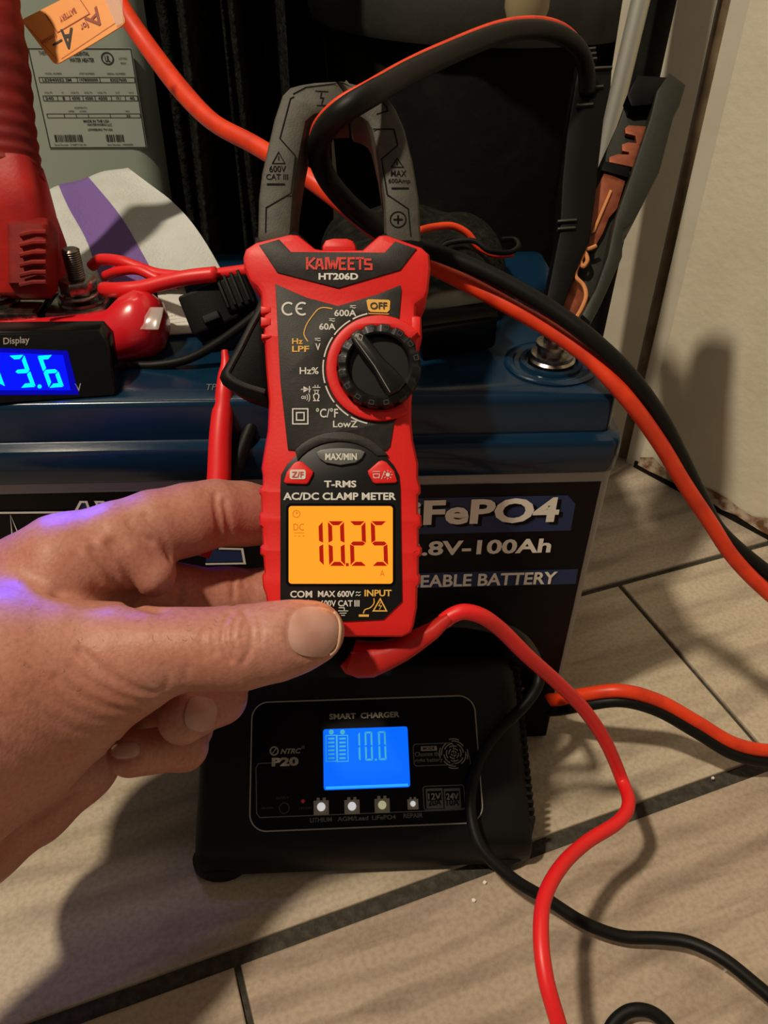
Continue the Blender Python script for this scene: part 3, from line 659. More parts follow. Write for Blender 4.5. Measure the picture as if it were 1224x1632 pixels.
# =====================================================================================
# shunt block with two studs, red boot, red clamp, wires, towel
# =====================================================================================
def frame_at(o): return lambda p: p+np.array(o)
ZB = .2275
sb = Z(128, 470, ZB+.003); bb = Z(6, 470, ZB+.003)
blk = thing('terminal_block', 'metal terminal block with two stamped plates on the left of the battery lid', 'terminal block', (-.28, sb[1], .2126))
obj('base', MB().box((-.36, sb[1]-.012, .2126), (sb[0]+.017, sb[1]+.02, ZB-.002), .001), 'black_plastic', blk)
for (a, b, s_) in ((79, 168, None), (-60, 66, 'ass 75')):
    pa = Z(a, 487, ZB); pb = Z(b, 487, ZB)
    pl_ = obj('plate', MB().box((pa[0], sb[1]-.013, ZB-.006), (pb[0], sb[1]+.018, ZB), .0008), 'steel', blk)
    if s_:
        tm = MB(); text(tm, s_, pb[0]-.015, pb[0]-.002, ZB-.0048, ZB-.0016, sb[1]-.0132, lambda p: np.array([p[0], p[2], p[1]])); obj('stamp', tm, 'black_ink', pl_, smooth=False)
def stud(c, lab, H):
    s_ = thing('stud_bolt', lab, 'bolt', (c[0], c[1], ZB+.0002), group='studs on the terminal block')
    T_ = frame_at((c[0], c[1], ZB))
    obj('washer', MB().lathe([(.0065, .0002), (.0105, .0002), (.0105, .0016), (.0065, .0016)], 36, T_), 'steel', s_)
    vs = []; fs = []; mbx = MB(); K = 60
    prof = []
    mbx.tube([(.0088*math.cos(2*PI*k/36*1.15), .0088*math.sin(2*PI*k/36*1.15), .0024+.0022*k/36) for k in range(37)], .0009, 8, T_); obj('spring_washer', mbx, 'steel', s_)
    nut = MB().prism([(.0082*math.cos(PI/3*k+.3), .0082*math.sin(PI/3*k+.3)) for k in range(6)], .0044, .0112, .0009, T_, back=True)
    obj('nut', nut, 'steel', s_, angle=25)
    prof = []
    z = .0; 
    while z < H: prof += [(.0040, z), (.0034, z+.0005)]; z += .0010
    prof += [(.0040, z), (.0030, z+.0008)]
    obj('thread', MB().lathe(prof, 28, T_), 'stud_steel', s_, angle=20)
    return s_
stud(sb, 'threaded stud with hex nut and washers right of the red clamp', .0240)
bb = np.array([bb[0]-.004, bb[1], 0]); stud(bb, 'threaded stud with hex nut half hidden behind the red clamp at left edge', .016)
# big red clamp in front of the block, on the frame's left edge
def ring_stack(secs, seg=28, T=None, p=2.8):
    mb = MB(); vs = []; fs = []; n = len(secs)
    for (c, a, b, ax, bx) in secs:
        for k in range(seg):
            t = 2*PI*k/seg; co, si = math.cos(t), math.sin(t)
            x = a*math.copysign(abs(co)**(2/p), co); y = b*math.copysign(abs(si)**(2/p), si); vs.append(np.array(c)+x*ax+y*bx)
    for i in range(n-1):
        for k in range(seg): j = (k+1) % seg; fs.append((i*seg+k, i*seg+j, (i+1)*seg+j, (i+1)*seg+k))
    fs.append(tuple(range(seg))[::-1]); fs.append(tuple((n-1)*seg+k for k in range(seg))); return mb.add(vs, fs, T)
rc = thing('red_clamp', 'tall ribbed red battery clamp standing at the left edge of the photo', 'clamp', D(30, 475, .385))
secs = []
cpts = [(-28, -60, .350, 50), (-24, 0, .352, 52), (-14, 100, .357, 58), (-6, 180, .362, 58), (-2, 240, .366, 62), (0, 285, .369, 68)]
pp = smooth_path([(*D(x, y, d), r*d/FPX) for x, y, d, r in cpts], 14)
for i_, p in enumerate(pp):
    k = 1+.022*math.sin(i_*1.1)
    secs.append((p[:3], p[3]*k, .011*k, CR, CW))
obj('grip', ring_stack(secs, p=2.4), 'red_dark', rc)
secs = []
for x, y, d, r, th in ((0, 262, .369, 62, .012), (2, 290, .370, 68, .013), (6, 325, .371, 73, .014), (10, 350, .373, 75, .014), (16, 385, .375, 70, .013), (24, 420, .377, 62, .011), (30, 450, .379, 54, .009), (38, 472, .380, 40, .007)):
    secs.append((D(x, y, d), r*d/FPX, th, CR, CW))
obj('shroud', ring_stack(secs, p=4), 'red_plastic', rc)
secs = [(D(54, 352, .367), .0075, .004, CR, CW), (D(53, 366, .365), .0092, .0075, CR, CW), (D(54, 458, .368), .0088, .0075, CR, CW), (D(54, 472, .370), .007, .004, CR, CW)]
pad = obj('jaw_pad', ring_stack(secs, p=6), 'red_dark', rc)
for i_ in range(6):
    y = 372+i_*16
    a, b = D(32, y+3, .3574), D(74, y-2, .3578)
    obj('rib', MB().tube([a, (a+b)/2+CU*.0006, b], .0012, 8), 'red_dark', pad)
secs = [(D(78, 345, .400), .003, .006, CR, CW), (D(88, 385, .403), .0045, .006, CR, CW), (D(96, 425, .404), .0045, .006, CR, CW), (D(90, 452, .404), .004, .005, CR, CW)]
obj('side_flap', ring_stack(secs, p=3), 'red_plastic', rc)
# boot
bt = thing('terminal_boot', 'glossy red rubber terminal boot bulging beside the blue voltmeter', 'boot', Z(210, 575, .2126))
secs = []
for x, y, d, a, b in ((-40, 528, .384, .004, .006), (20, 530, .383, .0055, .008), (80, 536, .381, .0085, .009), (140, 543, .379, .0120, .011), (178, 540, .377, .0130, .013), (200, 526, .377, .0150, .015), (222, 519, .377, .0156, .016), (244, 518, .377, .0140, .015), (258, 517, .378, .0105, .012), (267, 517, .379, .004, .005)):
    secs.append((D(x, y, d)+np.array([0, .0, 0]), a, b, CU, CW))
obj('sleeve', ring_stack(secs, 32, p=2.3), 'red_boot', bt)
obj('tab', ring_stack([(D(238, 525, .3625), .004, .0006, CR, CW), (D(243, 505, .363), .0042, .0008, CR, CW), (D(250, 490, .365), .003, .0006, CR, CW)], p=2.5), 'tape_clear', bt)

def cable(name, label, pts, r, m, cat='cable', sub=6, group=None, parent=None, seg=14):
    mb = MB().tube(smooth_path(pts, sub), r, seg); o = obj(name, mb, m, parent, angle=0)
    return o if parent else tag(o, label, cat, group)
cable('red_wire', 'upper red wire arching in front of the white towel towards the meter', [D(146, 424, .402), D(160, 414, .398), D(190, 416, .39), D(222, 427, .387), D(252, 437, .385), D(300, 441, .38), D(345, 437, .375), D(392, 431, .37), D(440, 426, .365)], .0027, 'red_lead', 'wire')
cable('red_wire', 'lower red wire running flat from the stud nut over the red boot', [D(166, 461, .386), D(190, 462, .376), D(225, 459, .373), D(262, 450, .371), D(300, 442, .369), D(345, 437, .368)], .0034, 'red_lead', 'wire')
cable('red_wire', 'short red wire loop between the two longer red wires', [D(168, 440, .400), D(190, 432, .391), D(220, 430, .386), D(255, 446, .384), D(285, 455, .386)], .0024, 'red_lead', 'wire')
cable('meter_lead', 'thin black wire from the voltmeter across the battery lid', [TV(np.array([vb[0]-.003, .008, -.006])), D(200, 583, .368), D(250, 582, .368), D(300, 572, .366), D(345, 548, .363), D(385, 520, .36), D(410, 500, .358)], .0021, 'black_cable', 'wire')
# towel: soft folded cloth with thickness
tw = thing('paper_towel', 'white quilted towel with a purple stripe draped behind the red clamp', 'towel', D(200, 450, .43))
TY = .262
UL, UR, KL, KR, ULo, URo = D(75, 304, .500), D(203, 266, .495), D(84, 344, .462), D(254, 310, .455), D(132, 468, .400), D(354, 434, .404)
def tf(u, v):
    if v < .22: t = v/.22; a = UL*(1-u)+UR*u; b = KL*(1-u)+KR*u
    else: t = (v-.22)/.78; a = KL*(1-u)+KR*u; b = ULo*(1-u)+URo*u
    p = a*(1-t)+b*t+CR*(.005*max(u, 0)*math.sin(v*PI))
    return p+CW*(-.0022*math.sin(v*9+u*3)-.0015*math.sin(u*11+v*5))
def sheet(u0, u1, th, lift):
    g = MB(); g.grid(lambda u, v: tf(u0+(u1-u0)*u, v)-CW*lift, 24, 30); n_ = len(g.v)
    g.v += [tuple(np.array(p)+CW*th) for p in g.v]; g.f = [tuple(reversed(f)) for f in g.f]+[tuple(i+n_ for i in f) for f in g.f]
    nu, nv = 24, 30
    ed = [(i, i+1) for i in range(nu-1)]+[((nv-1)*nu+i+1, (nv-1)*nu+i) for i in range(nu-1)]+[((j+1)*nu, j*nu) for j in range(nv-1)]+[(j*nu+nu-1, (j+1)*nu+nu-1) for j in range(nv-1)]
    g.f += [(a, b, b+n_, a+n_) for a, b in ed]; return g
obj('cloth', sheet(-.45, 1, .008, 0), 'towel_white', tw, angle=60)
obj('purple_stripe', sheet(.17, .53, .001, .0006), 'towel_purple', tw, angle=60)
# instruction paper
pp_ = [Z(250, 462, .222), Z(292, 452, .222), Z(316, 529, .2145), Z(262, 533, .2145)]
tt = MB().add([tuple(p) for p in pp_]+[tuple(p-np.array([0, 0, .0006])) for p in pp_], [(0, 3, 2, 1), (4, 5, 6, 7), (0, 1, 5, 4), (1, 2, 6, 5), (2, 3, 7, 6), (3, 0, 4, 7)])
pr = thing('printed_paper', 'white paper slip with fine print between the red boot and black connector', 'paper', pp_[3])
obj('sheet', tt, 'paper', pr, smooth=False)
tt = MB()
for k in range(7):
    v = .42+k*.075; a = pp_[0]*(1-v)+pp_[3]*v; b = pp_[1]*(1-v)+pp_[2]*v
    xd = b-a; nrm_ = unit(np.cross(pp_[1]-pp_[0], pp_[3]-pp_[0])); nrm_ = nrm_ if nrm_[2] > 0 else -nrm_; yd = unit(np.cross(nrm_, xd))
    s_ = random.choice(['to the battery and the', 'Do not touch any metal', 'read all of the manual', 'before you connect this'])
    text(tt, s_, .1, .92, 0, .0009, 0, lambda p, a=a, xd=xd, yd=yd, nrm_=nrm_: a+xd*p[0]+yd*p[1]+nrm_*.0002)
obj('print', tt, 'dim_ink', pr, smooth=False, kind='stuff')
# black connector behind the trigger
bc = thing('black_connector', 'ribbed black plug housing left of the meter above the paper slip', 'plug', D(335, 520, .375))
def cambox(x0, y0, x1, y1, d0, d1, rot=0, bev=.001):
    """box facing the viewer at distance d0..d1, turned by rot degrees about its own middle"""
    c = D((x0+x1)/2, (y0+y1)/2, d0); w = (x1-x0)/2*d0/FPX; h = (y1-y0)/2*d0/FPX; a = math.radians(rot); X = CR*math.cos(a)+CU*math.sin(a); Yv = -CR*math.sin(a)+CU*math.cos(a)
    return MB().prism(rrect(-w, -h, w, h, min(w, h)*.15, 3), -(d1-d0), 0, bev, lambda p: c+X*p[0]+Yv*p[1]-CW*p[2])
obj('shell', cambox(292, 455, 372, 523, .371, .388, 22), 'black_plastic', bc)
obj('collar', cambox(352, 438, 400, 492, .369, .388, 22), 'black_plastic', bc)
for k in range(4): obj('rib', cambox(352+k*11, 440-k*4, 357+k*11, 492-k*4, .3675, .370, 22, .0003), 'black_plastic', bc)
obj('clip', cambox(322, 498, 350, 512, .3680, .372, 22, .0005), 'black_plastic', bc)
# red probe hanging down in front of the battery
pr_ = thing('test_probe', 'red test probe sleeve standing upright behind the index finger', 'probe', D(348, 770, .352))
cp = [(358, 558, .352, 5), (360, 580, .352, 8), (358, 600, .351, 11), (357, 622, .350, 13), (356, 645, .350, 15), (354, 662, .350, 17), (351, 700, .349, 18), (349, 760, .348, 19), (345, 800, .347, 18), (338, 845, .346, 15), (325, 888, .345, 8)]
pp = smooth_path([(*D(x, y, d), r*d/FPX) for x, y, d, r in cp], 5)
obj('sleeve', MB().tube([p[:3] for p in pp], [p[3] for p in pp], 20), 'red_lead', pr_)
cable('black_wire', 'thin black wire curving down behind the left side of the meter', [D(455, 560, .36), D(440, 610, .36), D(415, 650, .358), (D(392, 700, .356)), D(372, 760, .355), D(365, 800, .354)], .0032, 'black_cable', 'wire')

# orange tag
tg = thing('cable_tag', 'orange battery warning tag hooked on the thick orange cable', 'tag', D(120, 50, .37))
tgp = [D(x, y, d) for x, y, d in ((33, 32, .372), (120, -12, .366), (188, -8, .362), (197, 34, .362), (150, 65, .366), (88, 104, .372))]
to = tgp[0]; tx = unit(tgp[1]-tgp[0]); tn = unit(np.cross(tgp[1]-tgp[0], tgp[5]-tgp[0])); tn = -tn if np.dot(tn, CW) > 0 else tn; ty = unit(np.cross(tn, tx))
T2 = lambda p: to+tx*p[0]+ty*p[1]+tn*p[2]
q = [(np.dot(p-to, tx), np.dot(p-to, ty)) for p in tgp]
def rounded(q, r):
    out = []
    for i in range(len(q)):
        a, p, c = np.array(q[i-1]), np.array(q[i]), np.array(q[(i+1) % len(q)]); s0 = p+unit(a-p)*r; s1 = p+unit(c-p)*r
        out += [tuple((1-t)**2*s0+2*t*(1-t)*p+t*t*s1) for t in (0, .25, .5, .75, 1)]
    return out
q = rounded(q, .0022)
obj('card', MB().prism(q, -.0006, 0, 0, T2), 'tag_orange', tg, smooth=False)
def t2(px, py): p = PL(px, py, to, tn)-to; return (np.dot(p, tx), np.dot(p, ty))
ti = MB(); tb = MB(); tr_ = MB()
ti.stroke([t2(*p) for p in ((72, 22), (92, 52), (143, 22), (125, -5))], .0004, .0002, T=T2, closed=False)
ti.stroke([t2(*p) for p in ((44, 42), (92, 96))], .0002, .0002, T=T2); ti.stroke([t2(*p) for p in ((98, 94), (185, 36))], .0002, .0002, T=T2)
def tagtext(m, s_, px, py, w, h, rot, bold=.01):
    a = math.radians(rot); c = t2(px, py); text(m, s_, -w/2, w/2, -h/2, h/2, .0003, lambda p: T2(np.array([c[0]+p[0]*math.cos(a)-p[1]*math.sin(a), c[1]+p[0]*math.sin(a)+p[1]*math.cos(a), p[2]])), bold=bold)
tagtext(ti, 'BATTERY', 108, 24, .0085, .0024, 180+5); tagtext(ti, '(outside)', 78, 62, .008, .0026, 180+3)
tagtext(tb, 'A', 108, 62, .006, .0085, 165, .02); tagtext(tb, '-', 92, 68, .005, .0008, 5)
tagtext(tr_, 'A', 152, 30, .008, .007, 200, .01); tagtext(tr_, 'for', 135, 42, .004, .003, 190)
obj('lettering', ti, 'tag_ink', tg, smooth=False); obj('handwriting', tb, 'black_ink', tg, smooth=False); obj('red_mark', tr_, 'brown_ink', tg, smooth=False)
obj('clear_tape', MB().prism([t2(165, -8), t2(196, -8), t2(197, 38), t2(186, 42)], .0004, .0007, 0, T2), 'tape_clear', tg, smooth=False)

# =====================================================================================
# CABLES
# =====================================================================================
OR = [(150, -70, .43), (175, -25, .425), (200, 22, .415), (240, 80, .41), (290, 145, .40), (340, 195, .39), (400, 228, .38), (450, 258, .372), (500, 290, .364), (550, 328, .360), (600, 368, .358), (650, 402, .357), (700, 430, .355), (760, 460, .353), (820, 493, .351), (880, 528, .350), (940, 572, .348), (1000, 636, .348), (1050, 704, .360), (1090, 770, .372), (1130, 830, .383), (1170, 890, .392), (1230, 950, .398), (1310, 1010, .400)]
P = smooth_path([(*D(*p), .0046 if p[0] < 300 else (.0041 if p[0] < 700 else .0035)) for p in OR]+[(*Z(*p), .0035) for p in ((1400, 1130, .050), (1500, 1290, .016), (1600, 1480, .004))], 7)
tag(obj('jumper_cable', MB().tube([p[:3] for p in P], [p[3] for p in P], 18), 'orange_cable', angle=0), 'thick orange-red cable from the tag, behind the meter, down to the right edge', 'cable')
BK = [(936, 150, .418), (934, 110, .412), (922, 78, .402), (893, 56, .390), (850, 47, .376), (790, 56, .356), (700, 93, .327), (640, 122, .306), (590, 151, .288), (545, 179, .286), (516, 210, .296), (508, 245, .312), (522, 285, .328), (560, 330, .338), (610, 368, .345), (650, 388, .347), (700, 404, .346), (760, 428, .345), (820, 458, .344), (880, 494, .343), (940, 538, .342), (1000, 595, .345), (1050, 662, .356), (1085, 728, .369), (1115, 790, .380), (1150, 850, .390), (1230, 918, .400), (1310, 970, .405)]
tc_ = thing('battery_cable', 'black cable with an orange stripe looping from the black clamp through the meter jaws', 'cable', D(936, 150, .418))
P = smooth_path([(*D(*p), .0042 if p[0] < 650 or p[1] < 200 else .0036) for p in BK]+[(*Z(*p), .0036) for p in ((1410, 1085, .055), (1530, 1240, .018), (1640, 1430, .004))], 7)
obj('jacket', MB().tube([p[:3] for p in P], [p[3] for p in P], 18), 'black_cable', tc_, angle=0)
ST = [(934, 100, .415), (920, 64, .405), (893, 41, .392), (850, 32, .378), (790, 41, .358), (700, 77, .330), (640, 106, .308), (590, 135, .289), (538, 165, .286), (506, 200, .296), (499, 232, .311)]
obj('orange_conductor', MB().tube(smooth_path([D(*p) for p in ST], 7), .0019, 12), 'orange_cable', tc_, angle=0)
# charger output pair
pr2 = thing('output_cable', 'orange and black twin cable leaving the charger plug along the floor', 'cable', Z(880, 1112, 0))
o1 = [Z(*p) for p in ((862, 1114, .024), (890, 1115, .032), (930, 1107, .044), (990, 1101, .052), (1050, 1117, .046), (1110, 1150, .036), (1170, 1185, .025), (1230, 1197, .018), (1320, 1200, .012), (1500, 1190, .005), (1750, 1150, .004))]
obj('orange_wire', MB().tube(smooth_path(o1, 7), .0036, 16), 'orange_cable', pr2, angle=0)
o2 = [Z(*p) for p in ((862, 1132, .018), (890, 1131, .025), (930, 1124, .038), (990, 1117, .046), (1050, 1133, .041), (1110, 1167, .031), (1170, 1202, .020), (1230, 1214, .013), (1320, 1218, .008), (1500, 1208, .0036), (1750, 1170, .0036))]
obj('black_wire', MB().tube(smooth_path(o2, 7), .0034, 16), 'black_cable', pr2, angle=0)
# small twin wires behind the meter's right shoulder
cable('small_wire', 'thin red wire curling behind the right shoulder of the meter', [D(665, 368, .38), D(690, 362, .39), (D(720, 360, .395)), D(745, 372, .398), D(762, 393, .40), D(790, 406, .40), D(818, 404, .40)], .0017, 'orange_cable', 'wire')
cable('small_wire', 'thin black wire hooked beside the thin red one', [D(700, 395, .392), D(720, 386, .393), D(755, 384, .393), D(780, 400, .393), D(812, 402, .394), D(826, 392, .395), D(820, 382, .397), D(800, 382, .40)], .0013, 'black_cable', 'wire')
# glossy black box at the right of the meter
gb = thing('cable_splice_box', 'glossy black box lying on the battery lid right of the meter', 'box', Z(730, 590, .2126))
c0 = Z(735, 565, .2126)
a_ = math.radians(16); TG = lambda p: c0+np.array([math.cos(a_)*p[0]-math.sin(a_)*p[1], math.sin(a_)*p[0]+math.cos(a_)*p[1], p[2]])
obj('body', MB().box((-.020, -.001, .0003), (.016, .030, .025), .003, TG), 'black_gloss', gb)
obj('lid_seam', MB().box((-.0205, -.0016, .016), (.0165, .0306, .0172), .0004, TG), 'black_plastic', gb)

pc = Z(720, 500, .2126); px_ = -.083
po = MB()
def pf(u, v):
    a = 2*PI*u; t = v*PI*.5; w = math.cos(t)**.5; k = 1+.04*math.sin(a*3+1)+.03*math.sin(a*7+v*3)
    x = math.copysign(abs(math.cos(a))**.6, math.cos(a)); y = math.copysign(abs(math.sin(a))**.6, math.sin(a))
    return (px_+.048*x*w*k, .116+.052*y*w*k, .2127+.034*math.sin(t)**.8+.003*math.sin(a*5)*w*math.sin(t))
po.grid(pf, 64, 16)
tag(obj('soft_bundle', po, 'fuzz', angle=0), 'soft black bundle slumped on the back of the battery lid behind the meter', 'bundle')
# =====================================================================================
# BLACK CLAMP on the right terminal
# =====================================================================================
bk = thing('black_clamp', 'black battery clamp with copper jaws standing on the right battery terminal', 'clamp', (tR[0], tR[1], .2284))
KD = .420
cv3 = lambda px, py, d: D(px, py, d)
sB = .392; sTp = .428                                         # nearer at the foot, leaning away at the top
def kd(py): return sTp+(sB-sTp)*min(1, max(0, (py-100)/440))
def slab(poly, dz0, dz1, bev=.0012):
    """an outline standing in the clamp's leaning plane, thick towards the viewer"""
    n_ = unit(np.cross(D(900, 540, kd(540))-D(900, 140, kd(140)), D(1000, 340, kd(340))-D(900, 340, kd(340))));
    if np.dot(n_, CW) > 0: n_ = -n_
    o_ = D(950, 320, kd(320)); X = unit(D(1000, 320, kd(320))-o_); X = unit(X-n_*np.dot(X, n_)); Yq = np.cross(n_, X)
    q = [];
    for px, py in poly: p = PL(px, py, o_, n_)-o_; q.append((np.dot(p, X), np.dot(p, Yq)))
    return MB().prism(q, dz0, dz1, bev, lambda p: o_+X*p[0]+Yq*p[1]+n_*p[2], back=True)
# left arm: solid black grip with ribs
obj('left_arm', slab([(922, 90), (942, 90), (945, 118), (971, 120), (969, 150), (958, 200), (950, 270), (944, 330), (935, 395), (915, 440), (893, 500), (884, 530), (866, 530), (868, 480), (878, 430), (888, 380), (892, 300), (900, 220), (912, 150)], -.012, .006), 'black_plastic', bk)
for (x0, x1, y) in ((924, 944, 96), (924, 945, 104), (926, 946, 112), (930, 970, 126), (922, 956, 156), (914, 940, 184), (884, 914, 366), (884, 912, 378)):
    obj('grip_rib', slab([(x0, y-1.5), (x1, y-3.5), (x1, y), (x0, y+2)], .005, .0078, .0004), 'bin_rim', bk)
# right arm: open channel
obj('right_arm', slab([(1022, 125), (1060, 131), (1086, 150), (1077, 181), (1067, 200), (1045, 286), (1003, 367), (988, 377), (986, 420), (952, 496), (936, 525), (917, 506), (905, 480), (920, 430), (940, 330), (952, 268), (990, 185), (1006, 140)], -.014, -.004), 'olive_black', bk)
obj('channel_wall', slab([(1060, 131), (1086, 150), (1077, 181), (1067, 200), (1045, 286), (1003, 367), (988, 377), (986, 420), (952, 496), (936, 525), (922, 512), (944, 470), (962, 420), (975, 360), (1000, 290), (1030, 200), (1040, 160)], -.005, .007), 'olive_black', bk)
obj('channel_wall', slab([(1012, 128), (1060, 131), (1040, 175), (1002, 178), (996, 160)], -.005, .004), 'panel_black', bk)
jaw_t = [(1003, 197), (1034, 199), (1027, 225), (1020, 228), (1026, 236), (1014, 265), (972, 256), (972, 248), (986, 243), (1003, 244), (1004, 240), (993, 238), (992, 228), (1002, 224), (1016, 226), (1014, 214), (998, 210), (997, 202)]
obj('copper_teeth', slab(jaw_t, -.0035, -.0010, .0003), 'copper', bk)
obj('copper_jaw', slab([(965, 271), (998, 286), (985, 330), (972, 345), (962, 370), (945, 398), (930, 395), (937, 340), (950, 300)], -.0035, -.0012, .0004), 'copper', bk)
obj('jaw_ridge', slab([(972, 302), (976, 304), (948, 370), (942, 372)], -.0015, .0002, .0003), 'copper_bright', bk)
obj('jaw_band', slab([(962, 257), (1004, 268), (1002, 284), (958, 272)], -.002, .0005, .0004), 'black_plastic', bk)
obj('copper_foot', slab([(888, 478), (905, 452), (918, 442), (932, 462), (932, 478), (918, 506), (884, 492)], -.0035, -.0012, .0004), 'copper', bk)
sp = [(950, 392, 0), (938, 397, 0), (928, 397, 0), (934, 406, 0), (936, 416, 0), (929, 425, 0), (925, 416, 0), (930, 404, 0)]
sp2 = [(921, 422, 0), (917, 440, 0), (930, 455, 0), (934, 472, 0), (928, 490, 0), (919, 506, 0)]
for s_ in (sp, sp2): obj('copper_strand', MB().tube(smooth_path([D(x, y, kd(y)-.0035) for x, y, _ in s_], 6), .0011, 8), 'copper_bright', bk)

# =====================================================================================
# CLAMP METER, held in the hand.  Its own pixel-free frame: s metres per design unit
# =====================================================================================
S = .30/FPX
MO = D(540, 640, .30)
TM = lambda p: MO+CR*p[0]+CU*p[1]-CW*p[2]
m2 = lambda px, py: ((px-540)*S, (640-py)*S)
mp_ = lambda L: [m2(*p) for p in L]
met = thing('clamp_meter', 'red and black digital clamp meter with lit orange screen held in the hand', 'multimeter', D(545, 1016, .315))
right = [(577.5, 395), (604, 372), (616, 371), (672, 391), (685, 403), (687, 425), (683, 462), (678, 475), (664, 485), (663, 500), (672, 503), (673, 537), (667, 543), (660, 600), (656, 640), (656, 672), (659, 702), (667, 738), (667, 762), (671, 776), (671, 786), (667, 790), (667, 818), (672, 822), (673, 838), (668, 843), (668, 870), (673, 874), (673, 884), (668, 889), (668, 915), (671, 919), (670, 931), (666, 936), (665, 970), (660, 998), (655, 1010), (641, 1017), (616, 1017)]
left = [(470, 1016), (445, 1010), (432, 1000), (426, 975), (422, 950), (417, 936), (416, 918), (420, 912), (418, 888), (413, 884), (413, 872), (417, 868), (416, 842), (412, 838), (411, 820), (415, 816), (414, 790), (411, 786), (412, 778), (417, 772), (417, 758), (415, 745), (421, 708), (425, 686), (427, 640), (423, 593), (420, 545), (417, 543), (417, 532), (419, 528), (416, 512), (419, 508), (415, 488), (414, 466), (407, 456), (396, 447), (387, 425), (386, 407), (390, 394), (407, 383), (461, 370), (474, 371), (501, 393), (511, 395)]
obj('bumper', MB().prism(mp_(right+left), -.032, 0, .0028, TM, back=True), 'red_rubber', met, angle=35)
obj('release_button', MB().prism(mp_([(513, 398), (513, 388), (518, 379), (530, 376), (552, 376), (562, 380), (567, 389), (567, 398)]), -.014, -.0015, .0015, TM), 'red_rubber', met)
# grip notches on the sides
for (px, y0, y1, sx_) in ((424, 488, 500, 1), (424, 505, 520, 1), (425, 532, 540, 1), (662, 505, 536, -1)):
    obj('grip_notch', MB().prism(mp_([(px-8.5, y0), (px+8, y0+2), (px+8, y1-2), (px-8.5, y1)]) if sx_ > 0 else mp_([(px-6, y0), (px+8, y0), (px+8, y1), (px-6, y1)]), -.008, .0004, .0006, TM), 'red_rubber', met)
crest = [(413, 391), (445, 382), (464, 402), (613, 403), (630, 385), (664, 397), (638, 431), (539, 460), (442, 435)]
obj('crest_panel', MB().prism(mp_(crest), -.001, .0007, .0004, TM), 'face_black', met)
cx, cyd = 604, 588
pan = [(439, 453), (489, 475), (539, 488), (600, 470), (638, 455), (640, 463), (636, 508)]
pan += [(cx+84*math.cos(math.radians(a)), cyd-84*math.sin(math.radians(a))) for a in range(68, 291, 6)]
pan += [(628, 674), (622, 711), (616, 718)]+[(541+80*math.cos(math.radians(a)), 765-72*math.sin(math.radians(a))) for a in range(40, 141, 10)]+[(459, 717), (447, 608)]
obj('face_plate', MB().prism(mp_(pan), -.001, .0007, .0003, TM), 'face_black', met)
low = [(447, 777), (448, 757), (458, 740), (474, 724), (490, 715), (515, 707), (543, 704), (572, 707), (595, 715), (612, 724), (628, 742), (636, 757), (638, 777), (641, 958), (611, 987), (552, 990), (477, 989), (447, 963)]
obj('display_plate', MB().prism(mp_(low), -.001, .0009, .0004, TM), 'face_dark', met)
# raised lip above the buttons
lip = [(541+92*math.cos(math.radians(a)), 770-82*math.sin(math.radians(a))) for a in range(32, 149, 9)]+[(541+78*math.cos(math.radians(a)), 770-66*math.sin(math.radians(a))) for a in range(148, 31, -9)]
obj('lip', MB().prism(mp_(lip), 0, .0016, .0006, TM), 'face_black', met)
obj('grey_button', MB().prism(mp_([(504, 721), (512, 717), (528, 715), (543, 714.5), (558, 715), (574, 717), (582, 721), (577, 731), (567, 738), (543, 742), (519, 738), (509, 731)]), 0, .0022, .0006, TM), 'button_grey', met)
zf = [(477, 735), (483, 737), (500, 752), (499, 757), (492, 770), (488, 772), (456, 771), (453, 768), (458, 752), (470, 738)]
obj('red_button', MB().prism(mp_(zf), 0, .0022, .0006, TM), 'red_rubber', met, label='red function button left of the grey button')
obj('red_button', MB().prism(mp_([(1084-x+2, y-1) for x, y in zf]), 0, .0022, .0006, TM), 'red_rubber', met, label='red lamp button right of the grey button')
# dial
TD = lambda p: TM(np.array([p[0]+(cx-540)*S, p[1]+(640-cyd)*S, p[2]]))
rk = S
obj('dial_ring', MB().prism(arc(0, 0, 84*rk, 42, 306, 60)+arc(0, 0, 66*rk, 306, 42, 50), 0, .0026, .0009, TD), 'red_rubber', met)
mbk = MB(); vs = []; seg = 144
prof = [(66, .001, 0), (67, .0030, 1), (66, .0065, 1), (63, .0080, .6), (52, .0085, 0), (49, .0080, 0), (46, .0050, 0), (6, .0050, 0)]
for r_, z_, nt_ in prof:
    for k in range(seg):
        a = 2*PI*k/seg; dd = (1 if (k % 9) in (0, 1, 2) else 0)*nt_*3.0; vs.append(((r_-dd)*rk*math.cos(a), (r_-dd)*rk*math.sin(a), z_-.0006*(dd > 0)))
fs = [(i*seg+k, i*seg+(k+1) % seg, (i+1)*seg+(k+1) % seg, (i+1)*seg+k) for i in range(len(prof)-1) for k in range(seg)]+[tuple((len(prof)-1)*seg+k for k in range(seg))]
kn = obj('selector_knob', mbk.add(vs, fs, TD), 'face_dark', met, angle=35)
ba = math.radians(128)                                        # pointer towards upper left
def TK(p): return TD(np.array([p[0]*math.cos(ba)-p[1]*math.sin(ba), p[0]*math.sin(ba)+p[1]*math.cos(ba), p[2]]))
obj('knob_bar', MB().prism([(x*rk, y*rk) for x, y in ((56, -9), (60, 0), (56, 10), (40, 13), (0, 13), (-25, 18), (-48, 19), (-52, 0), (-48, -16), (-25, -15), (0, -11), (40, -11))], .0045, .0122, .0016, TK), 'face_dark', kn)
rib_ = MB()
rib_.stroke([(52*rk, 6*rk), (0, 8*rk), (-46*rk, 14*rk)], .0002, .0123, T=TK)
rib_.stroke([(54*rk, -3*rk), (48*rk, 3*rk), (43*rk, 0), (48*rk, -6*rk)], .0003, .0124, T=TK, closed=True)
